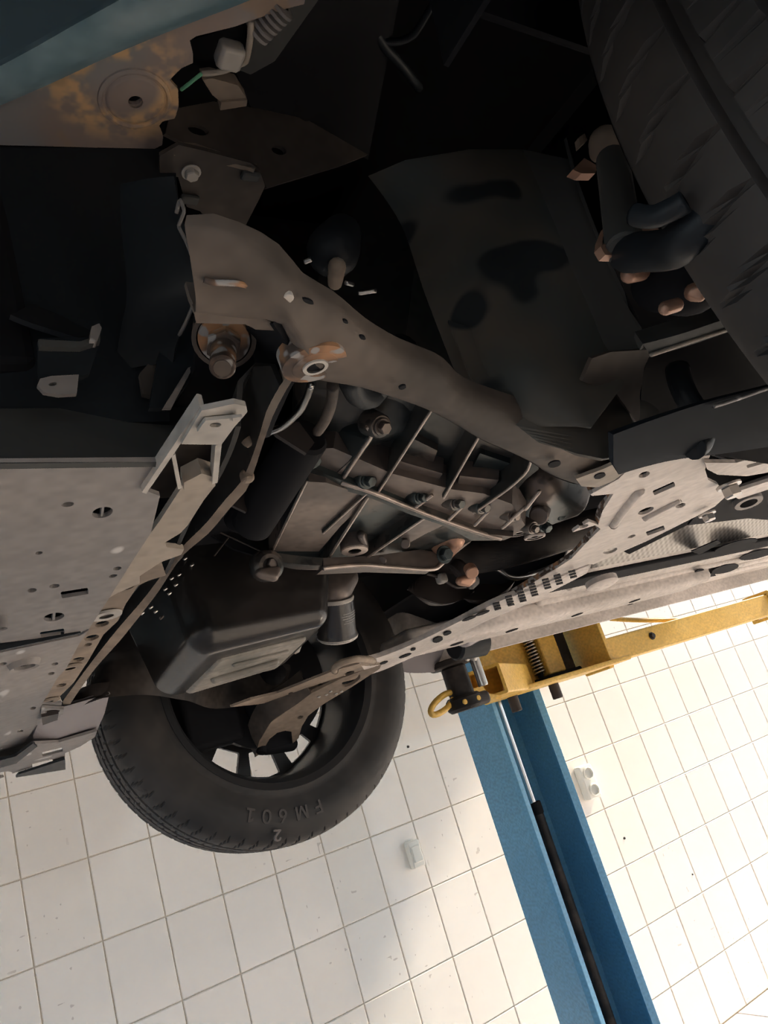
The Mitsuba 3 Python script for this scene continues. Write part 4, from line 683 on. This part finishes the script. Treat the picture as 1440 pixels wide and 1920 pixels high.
add(C + '__subframe_end__loop', tube([at(u, v, Z=.154) for u, v in ((628, 1258), (640, 1243), (660, 1237), (680, 1236), (700, 1240))], .006, 24, 8), 'frame_dust', True)
arm_px = [(700, 1250), (716, 1244), (712, 1254), (660, 1288), (610, 1318), (596, 1328), (578, 1342), (566, 1362), (560, 1384), (549, 1394), (547, 1372), (535, 1370), (520, 1374), (505, 1386), (490, 1412), (478, 1420), (486, 1390), (508, 1354), (560, 1318), (584, 1300), (640, 1272)]
add(CA, plate(arm_px, .006, [ell(658, 1276, 20, 8, -30), ell(563, 1345, 6, 3, -20)], pl=CP), 'frame_dust', label='tan stamped control arm reaching into the wheel')
wall_ = [at(u, v, pl=CP) for u, v in ((582, 1300), (560, 1318), (508, 1354), (487, 1390), (479, 1419))]
add(CA + '__web', shell(np.array([curve(wall_, 30), curve(wall_, 30) + [-.006, .0, .02], curve(wall_, 30) + [-.008, 0, .045]]), .003), 'frame_paint', 40)
for u, v in ((598, 1306), (612, 1302), (630, 1300), (640, 1296), (620, 1296)): add(CA + '__rivet', lathe([(0, -.003), (.003, -.002), (.0035, 0), (0, .001)], at(u, v, pl=CP), (0, 0, 1), 10), 'pale_metal', 40)
add(CA + '__ball_joint', cat(cyl(at(490, 1412, Y=1.445), at(492, 1396, Y=1.45), .010, 16), mtri(hull([(at(545, 1395, Y=1.46), .014), (at(500, 1402, Y=1.46), .014), (at(520, 1350, Y=1.47), .02)], 20))), 'black', 40)
add(C + '__steering_knuckle', mtri(hull([(np.array([WX, 1.43, WZ]), .05), (np.array([WX - .05, 1.42, WZ + .12]), .03), (np.array([WX - .02, 1.44, WZ - .085]), .022)], 24)), 'black', 50)
add(C + '__strut', cyl((WX - .02, 1.34, WZ + .1), (WX + .01, 1.26, .72), .026, 24), 'black', 30)
add(C + '__drive_shaft', tube([(WX, 1.44, WZ), (WX - .02, 1.25, .26), (WX - .04, 1.0, .30), (WX - .05, .7, .33)], .014, 30, 12), 'dark_steel', True)
# left splash shield and its bent corner
SH = C + '__splash_shield'
ys = lambda c, y: pts(c, Y=y)
edge_r = [(1075, 300), (1100, 390), (1130, 470), (1160, 540), (1190, 605), (1222, 656)]
add(SH, loft([ys([(690, 330), (760, 440), (800, 560), (850, 690), (900, 760), (960, 800)], .36), ys([(760, 300), (850, 430), (900, 560), (950, 680), (1000, 760), (1040, 800)], .325), ys([(880, 280), (960, 420), (1005, 540), (1045, 640), (1080, 720), (1110, 800)], .305), ys([(980, 280), (1040, 420), (1075, 510), (1110, 590), (1140, 650), (1170, 720)], .30)], 50, .003), 'stained', 50, label='dark green-grey splash shield with wet stains')
add(SH + '__bevel', loft([ys([(980, 280), (1040, 420), (1075, 510), (1110, 590), (1130, 640), (1145, 662)], .30), ys(edge_r, .285), np.array(ys(edge_r, .285)) + [0.0, .0, .02]], 40, .003), 'seal', 40)
add(SH + '__corner', plate([(1110, 672), (1145, 660), (1222, 655), (1219, 664), (1208, 690), (1200, 740), (1200, 780), (1196, 795), (1150, 730), (1098, 718), (1092, 714)], .003, pl=plane3(at(1100, 715, Y=.300), at(1222, 656, Y=.285), at(1200, 785, Y=.325))), 'frame_paint', label='tan bent lower corner of the shield')
add(SH + '__lower_face', loft([ys([(840, 600), (880, 700), (950, 780), (1010, 830)], .345), ys([(960, 640), (1010, 710), (1060, 780), (1080, 850)], .326), ys([(1060, 660), (1095, 712), (1120, 770), (1130, 860)], .322), ys([(1100, 680), (1150, 728), (1180, 775), (1195, 850)], .322)], 30, .003), 'stained', 50)
add(SH + '__rubber_flap', loft([pts([(1165, 758), (1200, 750), (1225, 760), (1240, 775)], Y=.34), pts([(1175, 790), (1205, 800), (1235, 812), (1255, 820)], Y=.345), pts([(1185, 815), (1210, 840), (1240, 850), (1275, 850)], Y=.36)], 20, .004), 'seal', 50)
# left strut, link, knuckle, brake hose seen in the dark
SL = C + '__suspension_link'
add(SL, cyl(at(1148, 300, Y=.22), at(1172, 470, Y=.20), .010, 20), 'seal', 30, label='grey suspension link')
add(SL + '__bracket', plate([(1130, 445), (1140, 420), (1210, 400), (1240, 435), (1205, 470), (1128, 462)], .006, Y=.215), 'copper', label='reddish bracket')
add(SL + '__bracket__step', plate([(1126, 462), (1160, 440), (1200, 425), (1240, 440), (1215, 465), (1180, 480), (1135, 478)], .005, Y=.205), 'copper')
add(SL + '__upper_bracket', plate([(1074, 318), (1096, 296), (1122, 312), (1116, 325), (1090, 325)], .006, Y=.23), 'copper')
add(SL + '__bush', mtri(hull([(at(1135, 268, Y=.23), .011), (at(1155, 280, Y=.23), .010), (at(1125, 285, Y=.235), .007)], 20)), 'frame_dust', 50)
add(SL + '__clip', plate([(1085, 258), (1096, 250), (1102, 262), (1088, 275)], .004, Y=.235), 'frame_dust')
add(SL + '__nut', hexbolt(at(1160, 296, Y=.225), (.5, -1, -.3), .005, .006), 'steel', 30)
add(C + '__brake_hose', tube([at(u, v, Y=y) for u, v, y in ((1190, 402, .16), (1240, 402, .15), (1285, 378, .14))], .005, 24, 12), 'black_plastic', True)
add(C + '__stabiliser_bar', tube([at(u, v, Y=y) for u, v, y in ((1165, 440, .205), (1172, 466, .205), (1205, 472, .19), (1250, 468, .175), (1300, 435, .15), (1340, 400, .14))], .010, 40, 14), 'black_plastic', True, label='curved stabiliser bar')
LA = C + '__control_arm'
add(LA, cat(loft([pts([(1150, 815), (1260, 775), (1340, 750), (1440, 724), (1560, 690)], Y=.28), pts([(1150, 870), (1260, 838), (1340, 818), (1440, 800), (1560, 780)], Y=.30), pts([(1160, 890), (1280, 860), (1360, 850), (1440, 838), (1560, 820)], Y=.325)], 30, .004)), 'tray_face', 40, label='grey near control arm')
add(LA + '__edge', tube([at(u, v, Y=.279) for u, v in ((1338, 762), (1370, 752), (1440, 728), (1560, 690))], .0016, 20, 6), 'tray', True)  # light caught on the arm edge, put in as a paler tube
TRD = C + '__tie_rod'
add(TRD, loft([pts([(1190, 622), (1260, 600), (1330, 578), (1400, 556)], Y=.26), pts([(1205, 645), (1280, 625), (1340, 605), (1410, 582)], Y=.245), pts([(1218, 664), (1280, 645), (1345, 624), (1412, 602)], Y=.25), pts([(1222, 668), (1285, 650), (1350, 628), (1416, 606)], Y=.27)], 24, .004), 'seal', 40, label='grey cross link')
add(TRD + '__edge', tube([at(u, v, Y=.2495) for u, v in ((1220, 666), (1300, 639), (1406, 605))], .0013, 20, 6), 'tray_dust', True)  # lit lower edge of the link painted as a thin pale line
add(C + '__wheel_well_panel', plate([(1130, 455), (1330, 430), (1480, 640), (1560, 700), (1440, 870), (1195, 830), (1205, 700), (1222, 655)], .003, pl=plane3(at(1222, 655, Y=.33), at(1440, 720, Y=.33), at(1200, 470, Y=.28))), 'black')
KN = C + '__near_knuckle'
add(KN, mtri(hull([(at(1290, 520, Y=.21), .022), (at(1240, 530, Y=.23), .018), (at(1300, 480, Y=.20), .02)], 24)), 'black', 50)
add(KN + '__clip', mtri(hull([(at(1300, 548, Y=.20), .005), (at(1318, 540, Y=.195), .0045), (at(1312, 556, Y=.198), .003)], 14)), 'copper', 50); add(KN + '__clip', mtri(hull([(at(1248, 578, Y=.21), .004), (at(1268, 572, Y=.208), .004)], 14)), 'copper', 50); add(KN + '__clip', mtri(hull([(at(1180, 515, Y=.22), .005), (at(1200, 508, Y=.22), .006)], 14)), 'copper', 50)
add(C + '__near_pipe', tube([at(u, v, Y=.31) for u, v in ((1270, 690), (1285, 740), (1310, 780), (1318, 815), (1300, 840))], .009, 30, 12), 'black_plastic', True)
add(C + '__sensor', cat(mtri(hull([(at(632, 500, Z=.30), .006), (at(628, 530, Z=.30), .005)], 14))), 'frame_dust', 50)
add(C + '__sensor__plug', mtri(hull([(at(625, 470, Z=.32), .018), (at(640, 440, Z=.34), .014)], 20)), 'black_plastic', 50)
for a, b in (((570, 492), (584, 486)), ((648, 530), (662, 534)), ((672, 550), (705, 545))): add(C + '__bay_clip', tube([at(*a, Z=.29), at(*b, Z=.29)], .0016, 6, 6), 'steel', True)
# floor: pans, tunnel with embossed heat shield, sills with welded seam
FP = C + '__floor_pan'
def zgrid(xs, prof): return np.array([[[x, y, z] for y, z in prof] for x in xs])
fp = [(YL + .03, .24), (.08, .235), (.10, .205), (.55, .205), (.60, .24), (.66, .30), (.89, .30), (.95, .24), (1.0, .205), (1.44, .205), (1.455, .235), (YR - .03, .24)]
add(FP, shell(zgrid(np.linspace(1.02, 3.9, 30), fp), .003), 'floorpan', 25, label='pale floor pan')
add(C + '__heat_shield', shell(zgrid(np.linspace(1.08, 2.6, 40), [(.585, .205), (.62, .235), (.68, .285), (.78, .292), (.87, .285), (.93, .235), (.97, .205)]), .001), 'heat_shield', 35, label='embossed metal heat shield over the exhaust')
for y in (1.10, 1.20, 1.30, 1.38): add(FP + '__rib', mtri(hull([((1.15, y, .206), .011), ((2.5, y, .206), .011)], 12)), 'floorpan', 50)
for y in (.2, .3, .42): add(FP + '__rib', mtri(hull([((1.2, y, .206), .011), ((2.5, y, .206), .011)], 12)), 'floorpan', 50)
for x, y in ((1.3, 1.15), (1.6, 1.25), (1.45, 1.05), (1.9, 1.15), (2.1, 1.34), (1.7, 1.34), (1.25, 1.33)): add(FP + '__grommet', lathe([(0, -.003), (.018, -.002), (.024, 0), (0, .002)], (x, y, .2045), (0, 0, 1), 20), 'black', 40)
for y0, y1, yf in ((1.44, YR - .015, 1.515), (YL + .015, .09, .035)):
    add(C + '__sill', rbox((.97, min(y0, y1), .205), (2.85, max(y0, y1), .33), .02), 'floorpan', 30); add(C + '__sill_seam', rbox((1.0, yf - .004, .166), (2.82, yf + .004, .215), .002), 'floorpan', 30)
add(C + '__dark_gap_strip', cat(rbox((1.0, 1.0, .196), (2.7, 1.075, .205), .003)), 'black', 30)  # dark gap between heat shield and floor, put in as a black strip
for px, n in (([(1296, 1034), (1345, 1013), (1352, 1018), (1312, 1040)], 0), ([(1265, 1083), (1340, 1074), (1342, 1080), (1270, 1091)], 0), (ell(1380, 1024, 42, 8, -16), 1), (ell(1420, 1040, 34, 7, -14), 1), (ell(1360, 1067, 26, 7, -14), 1), (ell(1312, 1072, 9, 4, -14), 1), (ell(1235, 1104, 14, 3, -12), 1), (ell(1300, 1112, 12, 3, -12), 1), (ell(1185, 1136, 16, 3, -12), 1)):
    add(FP + '__recess_shade', plate(px, .002, Z=.1935), 'black')  # shade of the floor pressings painted as flat black plates
add(SF + '__brace_strap', plate([(1322, 868), (1380, 868), (1440, 850), (1560, 815), (1560, 850), (1440, 886), (1400, 893), (1345, 890), (1326, 880)], .004, [slot(1425, 868, 26, 3, -16)], Z=.160), 'floorpan', label='pale strap running to the right')
add(SF + '__brace_strap', plate([(1368, 926), (1440, 903), (1560, 865), (1560, 878), (1440, 918), (1385, 936)], .004, Z=.168), 'floorpan')
add(SF + '__bush_ring', lathe([(.012, 0), (.019, 0), (.020, .002), (.020, .016), (.012, .016)], at(1404, 944, Z=.172), (.2, .1, 1), 28), 'tray', 40)
add(C + '__dark_gap_sheet', plate([(1340, 925), (1440, 890), (1600, 840), (1600, 930), (1440, 975), (1402, 972), (1290, 985)], .003, Z=.182), 'black')  # darkness behind the subframe put in as a black sheet
LR = C + '__floor_rail'
add(LR, cat(rbox((.80, 1.20, .168), (1.75, 1.31, .21), .012)), 'floorpan', 30, label='pale lengthwise floor rail'); add(LR, cat(rbox((.95, .24, .172), (1.75, .35, .215), .012)), 'floorpan', 30)
for x in (.95, 1.1, 1.3, 1.5): add(LR + '__hole', lathe([(0, -.001), (.014, -.001), (.014, 0), (0, 0)], (x, 1.255, .1675), (0, 0, 1), 20), 'black', 40)
add(C + '__tunnel_plug', lathe([(0, -.004), (.024, -.003), (.030, .0), (.030, .01), (0, .01)], at(1130, 1096, Z=.172), (.1, .1, 1), 28), 'floorpan', 40)
add(C + '__bush', cat(cyl(at(850, 1210, Y=1.36), at(905, 1200, Y=1.36), .035, 24)), 'black_plastic', 30)
add(C + '__bush_bolt', hexbolt(at(880, 1222, Y=1.38), (.4, -.5, -.6), .016, .016), 'pale_metal', 30)
add(C + '__arm_mount', mtri(hull([(at(870, 1196, Y=1.30), .02), (at(905, 1180, Y=1.32), .018), (at(890, 1190, Y=1.38), .02)], 20)), 'liner', 50)
for u, v in ((930, 1160), (965, 1150), (995, 1138)): add(C + '__brake_line_clip', rbox(at(u, v, Y=1.25) - [.012, .006, .010], at(u, v, Y=1.25) + [.012, .006, .010], .004), 'dark_steel', 30)
add(C + '__brake_line', tube([at(u, v, Y=1.27) for u, v in ((880, 1190), (930, 1165), (965, 1153), (1000, 1140), (1060, 1112), (1150, 1080))], .003, 40, 8), 'dark_steel', True)
add(C + '__wheel_arch_edge', loft([pts([(742, 1258), (780, 1262), (815, 1260)], Y=1.50), pts([(745, 1240), (790, 1232), (830, 1225)], Y=1.48), pts([(760, 1222), (800, 1210), (840, 1200)], Y=1.45)], 16, .004), 'liner', 50)
add(C + '__dark_bay_sheet', shell(np.array([[[x, y, z - .03] for y in yy[1:-1]] for x, z in ((-.25, .62), (.10, .74), (.90, .83))]), .004), 'black')  # black sheet added under the hood so the engine bay reads dark
